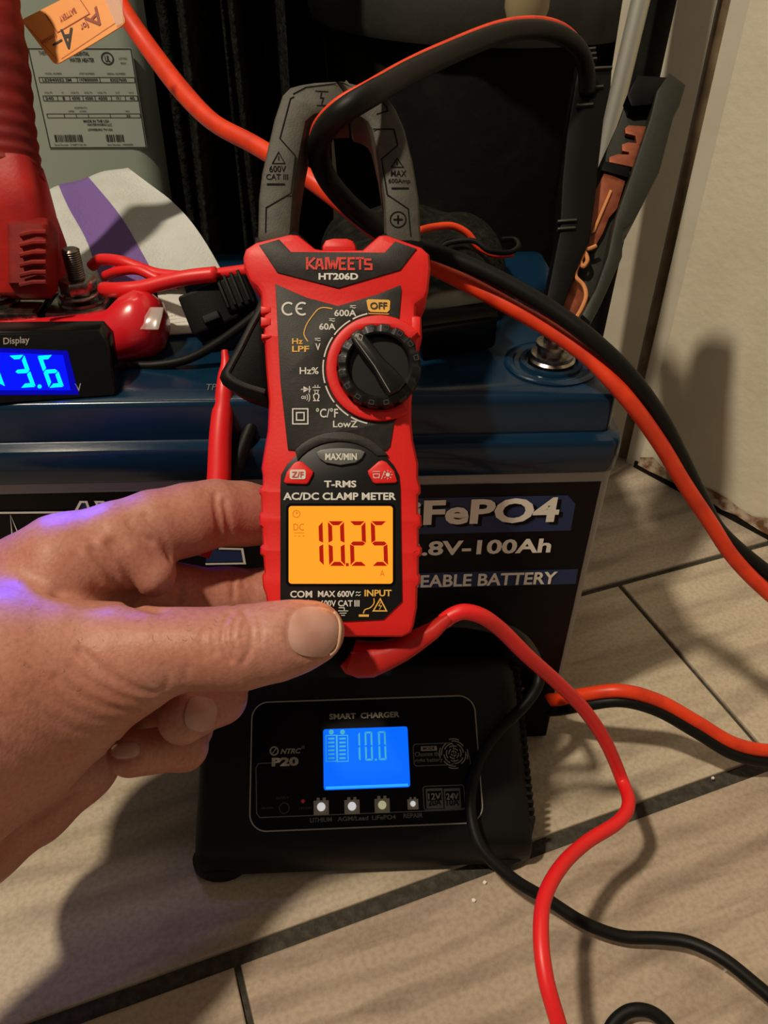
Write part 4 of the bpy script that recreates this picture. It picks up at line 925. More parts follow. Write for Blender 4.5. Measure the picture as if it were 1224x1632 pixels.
obj('pointer_mark', rib_, 'grey_ink', kn, smooth=False)
nk = MB()
for k in range(14): a = 2*PI*(k+.5)/16; nk.stroke([((59+u_)*rk*math.cos(a+v_), (59+u_)*rk*math.sin(a+v_)) for u_, v_ in ((-3, -.06), (3, -.06), (3, .06), (-3, .06))], .0002, .0084, T=TD, closed=True)
obj('knob_notches', nk, 'faint_ink', kn, smooth=False, kind='stuff')
# ---------------- print on the meter
wi, yi, ri, gi2 = MB(), MB(), MB(), MB()
def mt(m, s_, x0, x1, yb, yt, z=.0009, bold=.02, sh=0.): a = m2(x0, yb); b = m2(x1, yt); text(m, s_, a[0], b[0], a[1], b[1], z, TM, bold=bold, shear=sh)
def ms(m, L, w=1.6, z=.0009, closed=False): m.stroke(mp_(L), w*S, z, T=TM, closed=closed)
# angular brand lettering as strokes
def kai(x, L):
    ri.marks.append(len(ri.v))
    for st_ in L: ms(ri, [(x+a*1.0, 431-b) for a, b in st_], 3.6, .0010)
kai(489, [[(1, 0), (1, 20)], [(13, 19), (3, 9), (13, 1)]])
kai(504, [[(0, 0), (3, 16), (8, 16), (11, 0)], [(1, 7), (10, 7)]])
kai(519, [[(1, 0), (1, 20)]])
kai(523, [[(0, 20), (4, 1)], [(4, 1), (8, 15)], [(8, 15), (12, 1)], [(12, 1), (16, 20)]])
kai(541, [[(11, 18), (1, 18), (1, 1), (11, 1)], [(1, 10), (9, 10)]])
kai(555, [[(11, 18), (1, 18), (1, 1), (11, 1)], [(1, 10), (9, 10)]])
kai(567, [[(0, 18), (13, 18)], [(7, 18), (7, 0)]])
kai(581, [[(11, 16), (1, 16), (1, 9), (11, 8), (11, 1), (0, 1)]])
mt(wi, 'HT206D', 508, 571, 447, 436, bold=.035)
ms(wi, arc(460, 493, 9.5, 50, 310), 3); ms(wi, arc(482, 493, 9.5, 55, 305), 3); ms(wi, [(473, 493), (482, 493)], 2.6)
def acdc(x, y, w=9, m=wi, z=.0009):
    ms(m, [(x, y), (x+w, y)], 1.1, z); ms(m, [(x, y+3), (x+w*.25, y+2), (x+w*.5, y+3), (x+w*.75, y+4), (x+w, y+3)], 1.1, z)
mt(wi, '600A', 533, 568, 505, 494.5, bold=.02); acdc(558, 488)
mt(wi, '60A', 509, 535, 526.5, 516, bold=.02); acdc(525, 509)
mt(wi, 'V', 503, 511, 559, 548, bold=.02); acdc(502, 540)
mt(wi, 'Hz%', 478, 508, 597, 586, bold=.015)
ms(wi, [(480, 621), (496, 621)], 1.3); wi.add([(*m2(484, 616), .0009), (*m2(484, 626), .0009), (*m2(493, 621), .0009)], [(0, 1, 2)], TM); ms(wi, [(493.5, 616), (493.5, 626)], 1.6)
ms(wi, [(498, 618), (511, 618)], 1.2); ms(wi, [(500, 622.5), (509, 622.5)], 1.2); ms(wi, [(502.5, 614), (502.5, 618)], 1.2); ms(wi, [(507, 614), (507, 618)], 1.2); ms(wi, [(502.5, 622), (502.5, 627)], 1.2); ms(wi, [(507, 622), (507, 627)], 1.2)
ms(wi, arc(483, 634, 2, 0, 360, 10)[:-1], 1, closed=True)
for r_ in (5, 8.5, 12): ms(wi, arc(482, 634, r_, -32, 32, 6), 1.2)
ms(wi, [(499.5, 639), (503, 639), (500.3, 634), (500.3, 630), (503, 628), (506, 628), (508.5, 630), (508.5, 634), (506, 639), (509.5, 639)], 1.7)
for r_ in (12, 6): ms(wi, [(479-r_, 664-r_), (479+r_, 664-r_), (479+r_, 664+r_), (479-r_, 664+r_)], 2, closed=True)
mt(wi, '°C/°F', 504, 539, 666, 651, bold=.012); mt(wi, 'LowZ', 531, 570, 681.5, 671, bold=.015)
mt(yi, 'Hz', 466, 483, 549, 540, bold=.02); mt(yi, 'LPF', 466, 493, 561.5, 552, bold=.02)
ms(yi, smooth_path([(491, 545), (486, 537), (485, 530), (490, 516), (500, 502), (507, 494), (516, 491), (530, 493)], 4), 1.6)
ob_ = [(584, 480), (587, 478), (619, 479), (622, 481), (621, 495), (617, 499), (591, 498), (587, 495)]
yi.prism(mp_(ob_), .0006, .0010, 0, TM); ms(yi, [(587, 500.5), (620, 501.5)], 1.3)
gi3 = MB(); mt(gi3, 'OFF', 590, 617, 494, 483, z=.0013, bold=.02)
for a0, a1 in ((102, 118), (121, 143), (146, 168), (171, 195), (198, 217), (220, 237), (240, 258)): ms(wi, [(cx+89*math.cos(math.radians(a)), cyd-89*math.sin(math.radians(a))) for a in np.linspace(a0, a1, 8)], 2.2)
mt(wi, 'MAX/MIN', 519, 569, 734, 723, z=.0024, bold=.03)
mt(wi, 'T-RMS', 517, 568, 777, 766, z=.0011, bold=.03); mt(wi, 'AC/DC CLAMP METER', 452, 631, 797, 785, z=.0011, bold=.03)
wi.prism(mp_(rrect(463, 749, 488, 764, 3)), .0018, .00235, 0, TM); mt(ri, 'Z/F', 466, 485, 761.5, 752, z=.0026, bold=.01)
ms(wi, [(594, 752), (606, 752)], .9, .0024); ms(wi, [(595, 756), (605, 756), (604, 762), (596, 762)], 1.1, .0024, True); ms(wi, [(608, 764), (613, 751)], 1, .0024)
wi.dot(*m2(618, 757), 3.2*S, .0024, T=TM)
for k in range(8): a = PI/4*k; ms(wi, [(618+4.8*math.cos(a), 757+4.8*math.sin(a)), (618+7.6*math.cos(a), 757+7.6*math.sin(a))], .9, .0024)
mt(wi, 'COM', 463, 498, 952, 941, z=.0011, bold=.025); mt(wi, 'MAX 600V', 507, 565, 951, 941, z=.0011, bold=.025); mt(wi, '600V CAT', 511, 562, 966, 956, z=.0011, bold=.02)
mt(wi, 'III', 565, 573, 966, 956, z=.0011, bold=.02)
for y in (943.5, 948): ms(wi, [(567, y+1), (569, y-.8), (572, y+.8), (575, y-1)], 1.1, .0011)
mt(yi, 'INPUT', 581, 624, 950, 939.5, z=.0011, bold=.025)
ms(wi, [(492, 955), (492, 963), (496, 963)], 1.2, .0011); ms(wi, [(540, 968), (549, 968), (549, 973)], 1.2, .0011)
for y, w in ((973, 8), (976.5, 5.5), (980, 3)): ms(wi, [(547-w, y), (547+w, y)], 1.2, .0011)
ms(yi, [(606, 954), (616, 973), (595, 973)], 2, .0011, True); ms(yi, [(607, 959), (603.5, 965), (608, 965), (604.5, 971)], 1.1, .0011)
ms(yi, smooth_path([(596, 953), (596, 961), (590, 968), (582, 971), (579, 977)], 3), 1.6, .0011); ms(yi, [(572, 980.5), (588, 980.5)], 3.6, .0011)
ms(yi, [(478, 962), (483, 957), (489, 962)], 1.4, .0011)
obj('white_print', wi, 'white_ink', met, smooth=False); obj('yellow_print', yi, 'yellow_ink', met, smooth=False); obj('brand_print', ri, 'red_ink', met, smooth=False); obj('off_print', gi3, 'black_ink', met, smooth=False)
# screen
scr = obj('screen', MB().prism(mp_(rrect(460.5, 806.5, 626, 930, 5)), 0, .0011, .0001, TM), 'lcd_orange', met, smooth=False)
obj('bezel', MB().stroke(mp_(rrect(458.5, 804.5, 628, 932, 6)), 4*S, .00112, T=TM, closed=True), 'panel_black', scr, smooth=False)
dg = MB()
def md(c_, x, w): a = m2(x, 901.5); seven(dg, c_, a[0], a[1], w*S, 71*S, 7.6*S, .0013, TM, -.03)
md('1', 491, 25.5); md('0', 525, 25.5); md('2', 559, 25.5); md('5', 593, 25.5)
# the photograph's reading: 1 0 . 2 5
dg.add([(*m2(x, y), .0013) for x, y in ((551.5, 897), (556, 897), (556, 902), (551.5, 902))], [(0, 1, 2, 3)], TM)
obj('screen_digits', dg, 'lcd_digit', scr, smooth=False)
sg = MB(); mt(sg, 'DC', 468.5, 485, 845.5, 834.5, z=.0013, bold=0); ms(sg, [(469, 849), (485.5, 849)], 1, .0013)
sg.marks.append(len(sg.v))
for x in (469, 476, 483): ms(sg, [(x, 854), (x+3, 854)], 1.2, .0013)
mt(sg, 'A', 605.5, 613, 918, 908.5, z=.0013, bold=0.); ms(sg, arc(473, 819, 5.6, 0, 360, 16)[:-1], 1.2, .0013, True); ms(sg, [(473, 819), (473, 815.5)], 1, .0013); ms(sg, [(473, 819), (475.5, 816.5)], 1, .0013)
obj('screen_symbols', sg, 'lcd_sign', scr, smooth=False)
area('screen_glow_lamp', tuple(TM(np.array([0, (640-868)*S, .003]))), tuple(TM(np.array([0, (640-868)*S, .1]))), .02, .004, (1, .35, .03))
# ---------------- jaws
outer_l = [(408, 384), (409, 360), (410, 311), (415, 270), (421, 244), (435, 183), (448, 144), (460, 132), (478, 127), (500, 123.5), (535, 121.5), (541, 129), (549, 139)]
inner_l = [(553, 172), (519, 173.5), (500, 179), (488, 189), (476, 250), (467, 311), (463, 367), (463, 384)]
obj('fixed_jaw', MB().prism(mp_(outer_l+inner_l), -.026, -.002, .0022, TM, back=True), 'jaw_grey', met, angle=35)
outer_r = [(538, 121.5), (569, 127), (598, 138), (618, 149), (630, 165), (644, 196), (658, 250), (668, 311), (672, 384)]
inner_r = [(614, 384), (611, 311), (602, 250), (590, 200), (584, 190), (574, 183), (560, 179), (556, 172), (552, 139), (544, 129)]
obj('moving_jaw', MB().prism(mp_(outer_r+inner_r), -.026, -.002, .0022, TM, back=True), 'jaw_grey', met, angle=35)
gv = MB()
for L in ([(468, 150), (462, 153), (445, 217), (470, 245), (463, 305), (423, 328), (422, 368)], [(466, 146), (487, 135), (536, 129)], [(606, 155), (616, 166), (618, 173), (600, 178)], [(594, 202), (628, 202), (634, 228), (608, 250), (617, 307), (651, 330), (655, 374)], [(560, 139), (588, 146), (606, 155)]): ms(gv, L, 2.0, -.0018)
ms(gv, [(443, 239), (453, 257), (433, 257)], 1.6, -.0018, True); ms(gv, [(443, 245), (443, 252)], 1.6, -.0018); ms(gv, [(424, 290.5), (453, 290.5)], 3, -.0018)
ms(gv, [(633, 249), (643, 263), (624, 263)], 1.6, -.0018, True); ms(gv, [(633, 254), (633, 260)], 1.6, -.0018); ms(gv, [(624, 297), (652, 297)], 3, -.0018)
ms(gv, arc(634.5, 347, 12.5, 0, 360, 20)[:-1], 2, -.0018, True); ms(gv, [(627, 347), (642, 347)], 3, -.0018); ms(gv, [(634.5, 340), (634.5, 354)], 3, -.0018)
ms(gv, [(502, 141), (523, 142)], 1.6, -.0018); ms(gv, [(504, 164), (520, 164)], 1.6, -.0018); ms(gv, [(512, 143), (510, 152), (515, 152), (512, 162)], 1.8, -.0018)
mt(gv, '600V', 428, 455, 271, 260.5, -.0018, .01); mt(gv, 'CAT III', 423, 458, 283, 274, -.0018, .01)
mt(gv, 'MAX', 623, 648, 278, 268, -.0018, .01); mt(gv, '600Amp', 619, 654, 290.5, 281.5, -.0018, .01)
obj('jaw_engraving', gv, 'groove', met, smooth=False, kind='stuff')
obj('jaw_collar', MB().prism(mp_([(404, 374), (440, 366), (470, 364), (490, 380), (490, 400), (404, 400)]), -.028, -.0025, .001, TM), 'black_plastic', met)
obj('jaw_collar', MB().prism(mp_([(592, 382), (612, 366), (640, 370), (674, 380), (676, 400), (592, 400)]), -.028, -.0025, .001, TM), 'black_plastic', met)
# trigger
trg = [(424, 462), (413, 464), (398, 497), (380, 532), (365, 560), (348, 588), (345, 598), (350, 609), (366, 620), (386, 631), (424, 643)]
tr = obj('trigger', MB().prism(mp_(trg), -.022, -.004, .0018, TM, back=True), 'black_plastic', met)
obj('trigger_edge', MB().tube([TM(np.array([*m2(x, y), -.004])) for x, y in smooth_path([(420, 470), (412, 490), (396, 520), (380, 552), (364, 582), (360, 592), (368, 602), (388, 612), (420, 622)], 4)], .0011, 8), 'face_black', tr)
# jacks and boots under the meter
pb = thing('probe_plug', 'ridged red right-angle probe plug under the bottom right of the meter', 'plug', D(600, 1070, .318))
secs = []
PLG = [(557, 1044, 21, .0075), (559, 1046, 26, .009), (575, 1050, 28, .0095), (592, 1050, 27, .0095), (615, 1044, 22, .0088), (640, 1034, 19, .0078), (660, 1023, 17, .007), (690, 1005, 13, .0056), (706, 991, 10.5, .0046), (716, 983, 8, .0035)]
for i_ in range(len(PLG)):
    x, y, r_, th = PLG[i_]; nx_ = PLG[min(i_+1, len(PLG)-1)]; pv = PLG[max(i_-1, 0)]
    d_ = .318-.004*i_/9; tdir = unit(D(nx_[0], nx_[1], d_)-D(pv[0], pv[1], d_)); up_ = unit(np.cross(CW, tdir)); secs.append((D(x, y, d_), r_*d_/FPX, th, up_ if np.dot(up_, CU) > 0 else -up_, CW))
obj('body', ring_stack(secs, p=3.2), 'red_plastic', pb)
for i_, (x, y, r_) in enumerate(((668, 1018, 15.5), (676, 1013, 15), (684, 1008, 14), (692, 1003, 13.2), (699, 997, 12.4))):
    d_ = .3155; tdir = unit(CR*.85+CU*.53); obj('strain_ridge', MB().tube([D(x, y, d_)+tdir*t_ for t_ in (-.0008, 0, .0008)], [r_*d_/FPX*k for k in (.92, 1.04, .92)], 18), 'red_plastic', pb)
for y in (1040, 1050, 1060): a, b = D(559, y, .309), D(592, y+3, .309); obj('plug_rib', MB().tube([a, (a+b)/2, b], .0006, 6), 'red_plastic', pb)
bp_ = thing('probe_plug', 'black probe plug half hidden under the thumb tip below the meter', 'plug', D(530, 1060, .318))
obj('body', ring_stack([(D(520, 1022, .322), .006, .006, CR, CW), (D(530, 1035, .322), .0075, .007, CR, CW), (D(536, 1060, .324), .007, .007, CR, CW), (D(540, 1076, .326), .005, .005, CR, CW)], p=3), 'black_plastic', bp_)
obj('strain_relief', MB().tube(smooth_path([D(538, 1060, .326), D(580, 1062, .332), D(620, 1045, .335), D(660, 1010, .335), D(700, 988, .335)], 5), .0028, 12), 'black_cable', bp_)
# test leads
rl = [D(706, 991, .3145), D(722, 980, .3145), D(742, 975, .315), D(770, 983, .318), D(800, 1005, .326), D(840, 1045, .338), D(885, 1085, .355), D(930, 1130, .372), D(965, 1182, .386)]+[Z(*p) for p in ((990, 1240, .048), (1002, 1280, .050), (985, 1310, .052), (935, 1342, .056), (895, 1380, .062), (868, 1430, .066), (862, 1490, .068), (870, 1560, .064), (890, 1632, .055), (915, 1720, .040), (960, 1860, .018), (1040, 2030, .005), (1180, 2200, .0035))]
cable('red_test_lead', 'thin red test lead curving from the meter past the charger to the bottom edge', rl, .0031, 'red_lead', 'cable')
kl = [D(698, 989, .335), D(740, 990, .338), D(790, 1000, .343), D(832, 1020, .352)]+[CLD(*p) for p in ((856, 1056, .020), (858, 1090, .014), (835, 1125, .010), (795, 1165, .008), (765, 1210, .007), (751, 1262, .0065), (753, 1312, .007))]+[Z(*p) for p in ((772, 1358, .028), (820, 1402, .022), (870, 1432, .016), (930, 1470, .011), (990, 1492, .008), (1050, 1495, .009), (1100, 1502, .011), (1150, 1526, .013), (1200, 1565, .012), (1250, 1610, .010), (1330, 1700, .004), (1420, 1850, .003), (1440, 2000, .003))]
cable('black_test_lead', 'thin black test lead looping over the right side of the charger to the lower right', kl, .0028, 'black_cable', 'cable')
cable('black_cable_loop', 'small black cable loop peeking in at the bottom edge of the floor', [Z(*p) for p in ((900, 1900, .003), (930, 1780, .003), (960, 1690, .004), (972, 1640, .006), (995, 1615, .008), (1020, 1609, .009), (1045, 1617, .008), (1068, 1640, .006), (1085, 1680, .004), (1150, 1790, .003), (1280, 1880, .003))], .0028, 'black_cable', 'cable')
# crumbs on the tiles
for i_, (px, py, r_) in enumerate(((1136, 1241, .0009), (772, 1408, .0010), (755, 1436, .0011), (1155, 1548, .0008), (960, 1186, .0009))):
    p = Z(px, py, 0); vs = [(p[0]+r_*random.uniform(.6, 1.2)*math.cos(a), p[1]+r_*random.uniform(.6, 1.2)*math.sin(a), z_) for z_ in (.0002, .0012) for a in (0, 1.3, 2.5, 3.8, 5)]
    tag(obj('floor_crumb', MB().add(vs, [(4, 3, 2, 1, 0), (5, 6, 7, 8, 9)]+[(k, (k+1) % 5, 5+(k+1) % 5, 5+k) for k in range(5)]), 'crumb', smooth=False), ['white crumb in the dark tile joint near the right edge', 'tiny white crumb below the charger, upper of two', 'tiny white crumb below the charger, lower of two', 'white crumb beside the black test lead at lower right', 'white crumb beside the bend of the red test lead'][i_], 'crumb', 'crumbs on the floor tiles')

# =====================================================================================
# HAND: one continuous surface grown from tapered limbs, worked in a frame parallel to the meter
# =====================================================================================
def hp(x, y, d): return np.array([(x-612)/FPX*d, (816-y)/FPX*d, -d])
H0 = np.array([-.262, -.192, -.380]); H1 = np.array([-.008, .018, -.160]); STP = .00085
dims = np.ceil((H1-H0)/STP).astype(int)
gx, gy, gz = [ (H0[i]+STP*np.arange(dims[i])).astype(np.float32) for i in range(3)]
def smin(a, b, k):
    h = np.maximum(k-np.abs(a-b), 0)/k
    return np.minimum(a, b)-h*h*k*.25
def cone(F_, a, b, ra, rb, k):
    m_ = max(ra, rb)+k+.006
    lo = np.minimum(a, b)-m_; hi = np.maximum(a, b)+m_
    i0 = np.clip(((lo-H0)/STP).astype(int), 0, dims); i1 = np.clip(((hi-H0)/STP).astype(int)+1, 0, dims)
    if (i1 <= i0).any(): return
    X = gx[i0[0]:i1[0], None, None]-a[0]; Yg = gy[None, i0[1]:i1[1], None]-a[1]; Zg = gz[None, None, i0[2]:i1[2]]-a[2]
    ab = b-a; L2 = float(ab@ab)+1e-12
    t = np.clip((X*ab[0]+Yg*ab[1]+Zg*ab[2])/L2, 0, 1)
    d = np.sqrt((X-t*ab[0])**2+(Yg-t*ab[1])**2+(Zg-t*ab[2])**2)-(ra+(rb-ra)*t)
    s_ = (slice(i0[0], i1[0]), slice(i0[1], i1[1]), slice(i0[2], i1[2]))
    F_[s_] = smin(F_[s_], d.astype(np.float32), k)
def chain(L, k=.004):
    F_ = np.full(dims, .03, np.float32)
    for p, q in zip(L[:-1], L[1:]): cone(F_, hp(*p[:3]), hp(*q[:3]), p[3]*p[2]/FPX, q[3]*q[2]/FPX, k)
    return F_
thumb = [(-90, 1110, .280, 145), (0, 1082, .289, 145), (110, 1056, .290, 104), (190, 1046, .287, 80), (255, 1038, .284, 66), (300, 1034, .2835, 61.5), (345, 1034, .284, 61.5), (385, 1032, .2852, 64), (440, 1022, .2862, 60), (478, 1013, .2872, 53), (502, 1007, .2882, 47)]
index = [(0, 1000, .315, 105), (60, 945, .312, 98), (110, 906, .309, 88), (186, 868, .313, 66), (245, 842, .319, 58), (300, 828, .325, 55), (343, 818, .331, 51), (385, 819, .339, 49), (440, 824, .3485, 45), (500, 830, .3485, 42), (555, 840, .3485, 36)]
middle = [(120, 980, .325, 75), (210, 925, .325, 52), (295, 945, .336, 42), (360, 950, .344, 44), (430, 950, .349, 43), (520, 950, .349, 38)]
bulge = [(205, 890, .309, 38), (243, 915, .311, 37)]
ring = [(150, 1030, .335, 70), (300, 1030, .352, 44), (366, 1072, .352, 38), (350, 1112, .327, 40), (291, 1147, .308, 39.5)]
pinky = [(130, 1110, .335, 70), (265, 1120, .358, 40), (300, 1160, .354, 36), (292, 1190, .334, 36), (208, 1202, .314, 36.5)]
ulnar = [(150, 1130, .335, 80), (108, 1205, .330, 80), (40, 1268, .322, 80), (-60, 1310, .312, 112), (-130, 1340, .285, 120)]
thenar = [(200, 1062, .289, 78), (120, 1128, .293, 80), (30, 1178, .290, 104), (-80, 1215, .280, 130), (-150, 1240, .268, 140)]
palm = [(150, 1000, .320, 75), (60, 1030, .315, 115), (-60, 1060, .305, 145), (-120, 1120, .285, 150)]
arm = [(-20, 1110, .283, 145), (-110, 1180, .270, 150), (-222, 1271, .2515, 170), (-520, 1500, .218, 200), (-902, 1796, .1845, 240)]
body_ = chain(palm, .01)
for L, k in ((thumb, .005), (thenar, .010), (ulnar, .005), (index, .006), (bulge, .005), (middle, .004), (pinky, .003), (ring, .0022), (arm, .02)):
    body_ = smin(body_, chain(L, .004 if L is not arm else .01), k)
# thumb tip fullness and fingertip pads are in the radii; now the surface as seen, for creases and nails
def sample(P_):
    q = (P_-H0)/STP; i = np.clip(np.floor(q).astype(int), 0, dims-2); f_ = q-i; r_ = 0
    for a in (0, 1):
        for b in (0, 1):
            for c in (0, 1):
                w = (f_[..., 0] if a else 1-f_[..., 0])*(f_[..., 1] if b else 1-f_[..., 1])*(f_[..., 2] if c else 1-f_[..., 2])
                r_ = r_+w*body_[i[..., 0]+a, i[..., 1]+b, i[..., 2]+c]
    return r_
dd_ = np.arange(.215, .385, .0006)
def surf(px, py):
    P_ = np.stack([(px-612)/FPX*dd_, (816-py)/FPX*dd_, -dd_], -1); v = sample(P_); k = np.argmax(v < 0)
    if not (v < 0).any(): return None
    d = dd_[k] if k == 0 else dd_[k-1]+(dd_[k]-dd_[k-1])*v[k-1]/(v[k-1]-v[k]+1e-9)
    return hp(px, py, d)
CRS = [  # polyline on the hand, depth mm, width mm
 ([(366, 978), (357, 992), (354, 1012), (358, 1034), (367, 1052)], .9, 1.3), ([(388, 974), (398, 990), (401, 1012), (398, 1036), (387, 1056)], .8, 1.2),
 ([(377, 984), (372, 1000), (372, 1020), (378, 1040)], .7, 1.0), ([(388, 990), (386, 1010), (388, 1034)], .5, 1.0), ([(410, 982), (416, 1000), (414, 1026)], .35, 1.0),
 ([(345, 985), (340, 1010), (344, 1040)], .4, 1.2),
 ([(96, 944), (130, 948), (170, 952), (215, 962), (255, 971)], 2.2, 2.6), ([(176, 866), (194, 890), (207, 918), (214, 950)], 1.7, 1.9), ([(150, 878), (170, 902), (186, 928), (194, 946)], 1.2, 1.7), ([(120, 886), (142, 908), (158, 932)], .5, 1.5),
 ([(205, 832), (222, 852), (240, 862)], .5, 1.5), ([(232, 822), (252, 846), (264, 868), (272, 890)], .7, 1.5),
 ([(343, 788), (345, 812), (350, 840), (352, 866)], 1.1, 1.2), ([(358, 800), (363, 826), (366, 852), (364, 866)], 1.0, 1.2),
 ([(370, 910), (372, 930), (371, 964)], .6, 1.0), ([(386, 912), (389, 935)], .4, 1.0), ([(282, 912), (288, 935), (284, 960)], .7, 1.4),
 ([(243, 1106), (215, 1098), (180, 1080), (150, 1056), (128, 1038)], .75, 1.5), ([(232, 1122), (195, 1112), (150, 1092), (112, 1062)], .45, 1.4),
 ([(218, 1136), (178, 1130), (132, 1110), (90, 1080)], .6, 1.6), ([(198, 1152), (150, 1146), (100, 1122), (60, 1092)], .3, 1.4), ([(172, 1172), (120, 1164), (70, 1140), (30, 1110)], .35, 1.7),
 ([(140, 1200), (90, 1190), (40, 1165), (0, 1140)], .25, 1.6), ([(100, 1235), (50, 1218), (0, 1190)], .5, 1.6),
 ([(260, 1060), (268, 1080), (262, 1098)], .4, 1.2), ([(330, 1000), (322, 1020), (326, 1050)], .3, 1.2),
 ([(120, 1262), (80, 1290), (40, 1318)], .5, 1.5), ([(300, 1062), (296, 1082)], .3, 1.0)]
def bumpfield(P3, amp, wid):
    global body_
    lo = P3.min(0)-3*wid; hi = P3.max(0)+3*wid
    i0 = np.clip(((lo-H0)/STP).astype(int), 0, dims); i1 = np.clip(((hi-H0)/STP).astype(int)+2, 0, dims)
    X = gx[i0[0]:i1[0], None, None]; Yg = gy[None, i0[1]:i1[1], None]; Zg = gz[None, None, i0[2]:i1[2]]
    best = None
    for a, b in zip(P3[:-1], P3[1:]):
        ab = b-a; t = np.clip(((X-a[0])*ab[0]+(Yg-a[1])*ab[1]+(Zg-a[2])*ab[2])/(float(ab@ab)+1e-12), 0, 1)
        d2 = (X-a[0]-t*ab[0])**2+(Yg-a[1]-t*ab[1])**2+(Zg-a[2]-t*ab[2])**2
        best = d2 if best is None else np.minimum(best, d2)
    body_[i0[0]:i1[0], i0[1]:i1[1], i0[2]:i1[2]] += (amp*np.exp(-best/wid**2)).astype(np.float32)
def nail_outline(cx_, cy_, a, b, rot, n=40, p=2.7):
    out = []
    for k in range(n):
        t = 2*PI*k/n; c, s_ = math.cos(t), math.sin(t); x = a*math.copysign(abs(c)**(2/p), c); y = b*math.copysign(abs(s_)**(2/p), s_)
        r_ = math.radians(rot); out.append((cx_+x*math.cos(r_)-y*math.sin(r_), cy_+x*math.sin(r_)+y*math.cos(r_)))
    return out
NAILS = [(501, 1007, 41, 40, 5, 'thumb'), (320, 1138, 25, 28, 12, 'ring'), (200, 1196, 23, 13, -5, 'small')]
# knuckle rise of the thumb, tendons
for L, amp, w in (([(378, 1010), (380, 1022)], -.9, 9), ([(120, 985), (220, 990)], -.6, 7), ([(166, 872), (186, 902), (202, 938)], -1.1, 3.2), ([(140, 888), (160, 912), (176, 936)], -.7, 3.0), ([(212, 880), (232, 905), (246, 930)], -1.0, 4.0), ([(250, 808), (310, 800)], -.5, 8)):
    q = [surf(*p) for p in L]; q = [p for p in q if p is not None]
    if len(q) > 1: bumpfield(np.array(q), amp*1e-3, w*1e-3)
P_all = []
for L, amp, w in CRS:
    q = [surf(*p[:2]) for p in smooth_path(L, 3)]; q = [p for p in q if p is not None]
    if len(q) > 1: P_all.append((np.array(q), amp*1e-3*1.5, w*1e-3*.95))
for q, amp, w in P_all: bumpfield(q, amp, w)
nail_meshes = []
for cx_, cy_, a, b, rot, nm in NAILS:
    # smooth the bed under the nail by sampling before the fold is cut
    rings = []
    for kf in np.linspace(0, 1, 7):
        ol = nail_outline(cx_, cy_, a*max(kf, .001), b*max(kf, .001), rot)
        rings.append([surf(*p) for p in ol])
    ok = all(p is not None for r_ in rings for p in r_)
    if not ok: print('nail miss', nm); continue
    nail_meshes.append((rings, nm, a))
    ol = [surf(*p) for p in nail_outline(cx_, cy_, a+2, b+2, rot)]
    if all(p is not None for p in ol): bumpfield(np.array(ol+[ol[0]]), 1.0e-3, .9e-3)

def surface_nets(F_):
    nx_, ny_, nz_ = F_.shape; s_ = F_ < 0
    c = np.zeros((nx_-1, ny_-1, nz_-1), np.int8)
    for a in (0, 1):
        for b in (0, 1):
            for d in (0, 1): c += s_[a:nx_-1+a, b:ny_-1+b, d:nz_-1+d]
    idx = np.argwhere((c > 0) & (c < 8)); vid = np.full(c.shape, -1, np.int64); vid[tuple(idx.T)] = np.arange(len(idx))
    acc = np.zeros((len(idx), 3)); cnt = np.zeros(len(idx))
    corners = [(a, b, d) for a in (0, 1) for b in (0, 1) for d in (0, 1)]
    vals = {k: F_[idx[:, 0]+k[0], idx[:, 1]+k[1], idx[:, 2]+k[2]] for k in corners}
    for k in corners:
        for ax in range(3):
            if k[ax] == 0:
                k2 = list(k); k2[ax] = 1; k2 = tuple(k2); v0, v1 = vals[k], vals[k2]; m_ = (v0 < 0) != (v1 < 0)
                t = np.where(m_, v0/(v0-v1+1e-20), 0); P_ = np.array(k, float)[None]+np.eye(3)[ax][None]*t[:, None]
                acc[m_] += P_[m_]; cnt[m_] += 1
    V = H0+STP*(idx+acc/np.maximum(cnt, 1)[:, None]); faces = []
    for ax in range(3):
        o1, o2 = [(1, 2), (2, 0), (0, 1)][ax]
        sl0 = [slice(None)]*3; sl1 = [slice(None)]*3; sl0[ax] = slice(0, -1); sl1[ax] = slice(1, None)
        A_ = s_[tuple(sl0)]; B_ = s_[tuple(sl1)]; e = np.argwhere(A_ != B_)
        e = e[(e[:, o1] > 0) & (e[:, o2] > 0) & (e[:, o1] < F_.shape[o1]-1) & (e[:, o2] < F_.shape[o2]-1)]
        flip = A_[tuple(e.T)]
        def cell(d1, d2): q = e.copy(); q[:, o1] -= d1; q[:, o2] -= d2; return vid[tuple(q.T)]
        q = np.stack([cell(1, 1), cell(0, 1), cell(0, 0), cell(1, 0)], 1); q[~flip] = q[~flip][:, ::-1]; faces.append(q)
    return V, np.concatenate(faces)
V, Fq = surface_nets(body_)
RM = np.stack([CR, CU, -CW], 1)                              # hand frame to room
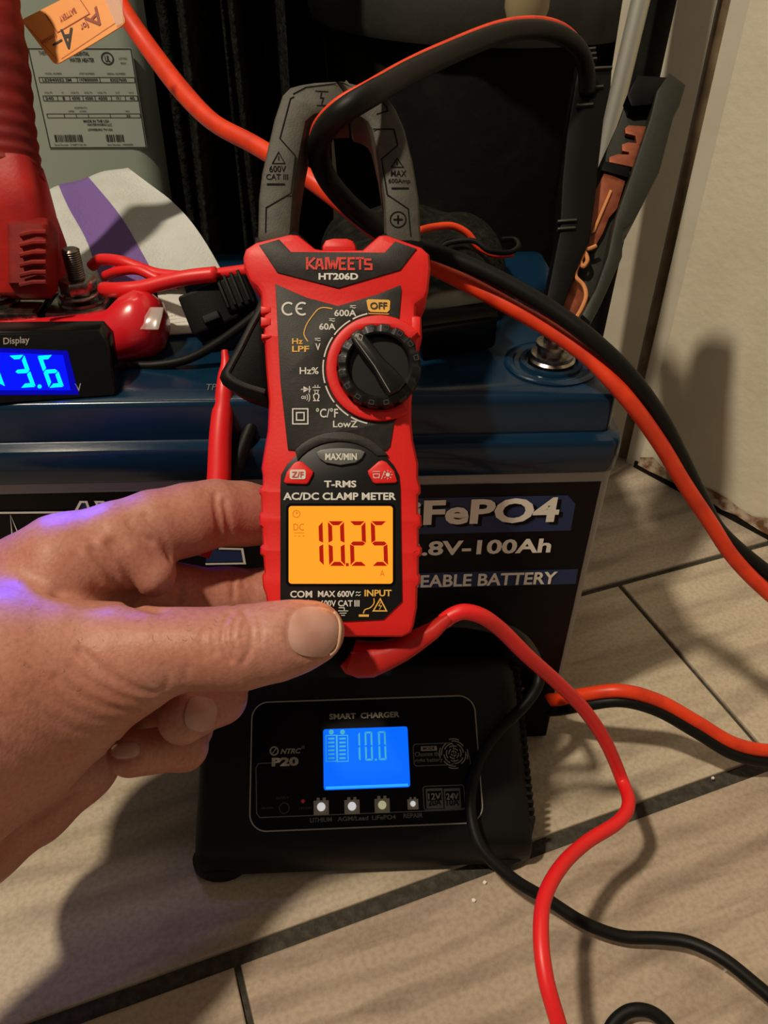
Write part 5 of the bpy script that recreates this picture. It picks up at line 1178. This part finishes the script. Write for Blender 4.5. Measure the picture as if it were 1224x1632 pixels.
V = V @ RM.T+CAM
hm = MB(); hm.v = [tuple(p) for p in V]; hm.f = [tuple(int(i) for i in q) for q in Fq if (q >= 0).all()]
hand = obj('person', hm, 'skin', angle=0)
tag(hand, 'bare left hand of a person gripping the red clamp meter, thumb on its front', 'person')
def W3(p): return RM @ np.array(p)+CAM
for rings, nm, a in nail_meshes:
    n = len(rings[0]); K = len(rings); vs = []
    for ri_, r_ in enumerate(rings):
        kf = ri_/(K-1)
        for p in r_:
            q = W3(p); lift = .0005*(1-kf**4)+.0000; vs.append(q-CW*lift)
    fs = [(i*n+k, i*n+(k+1) % n, (i+1)*n+(k+1) % n, (i+1)*n+k) for i in range(K-1) for k in range(n)]
    nl = obj('fingernail', MB().add(vs, fs), 'nail', hand, angle=0)
    if nm == 'thumb':
        # pale free edge on the tip side
        ed = []; ks = [k for k in range(n) if -62 < (360*k/n+180) % 360-180 < 62]; ks.sort(key=lambda k: (360*k/n+180) % 360)
        L = [(W3(rings[-1][k])-CW*.0005) for k in sorted(ks, key=lambda k: (360*k/n+180) % 360-180)]
        obj('nail_tip', MB().tube(L, .0006, 8), 'nail_edge', nl, angle=0)
hb = MB(); rnd = random.Random(3)
for px, py, sx_, sy_, n_h, ang in ((300, 992, 80, 30, 12, -25), (170, 1010, 120, 60, 16, 35), (80, 1040, 90, 80, 14, 40)):
    for k in range(n_h):
        x, y = px+rnd.gauss(0, sx_*.5), py+rnd.gauss(0, sy_*.6); p0 = surf(x, y) if x > 4 else None
        if p0 is None: continue
        a = math.radians(ang+rnd.gauss(0, 30)); L = rnd.uniform(6, 13); p1 = surf(x+L*.5*math.cos(a), y-L*.5*math.sin(a)); p2 = surf(x+L*math.cos(a+.4), y-L*math.sin(a+.4))
        if p1 is None or p2 is None: continue
        hb.tube([W3(p0), W3(p1)-CW*.0005, W3(p2)-CW*.0009], [.00005, .00004, .00002], 4)
obj('fine_hair', hb, 'hair', hand, kind='stuff')
print('hand verts', len(V), 'faces', len(hm.f))
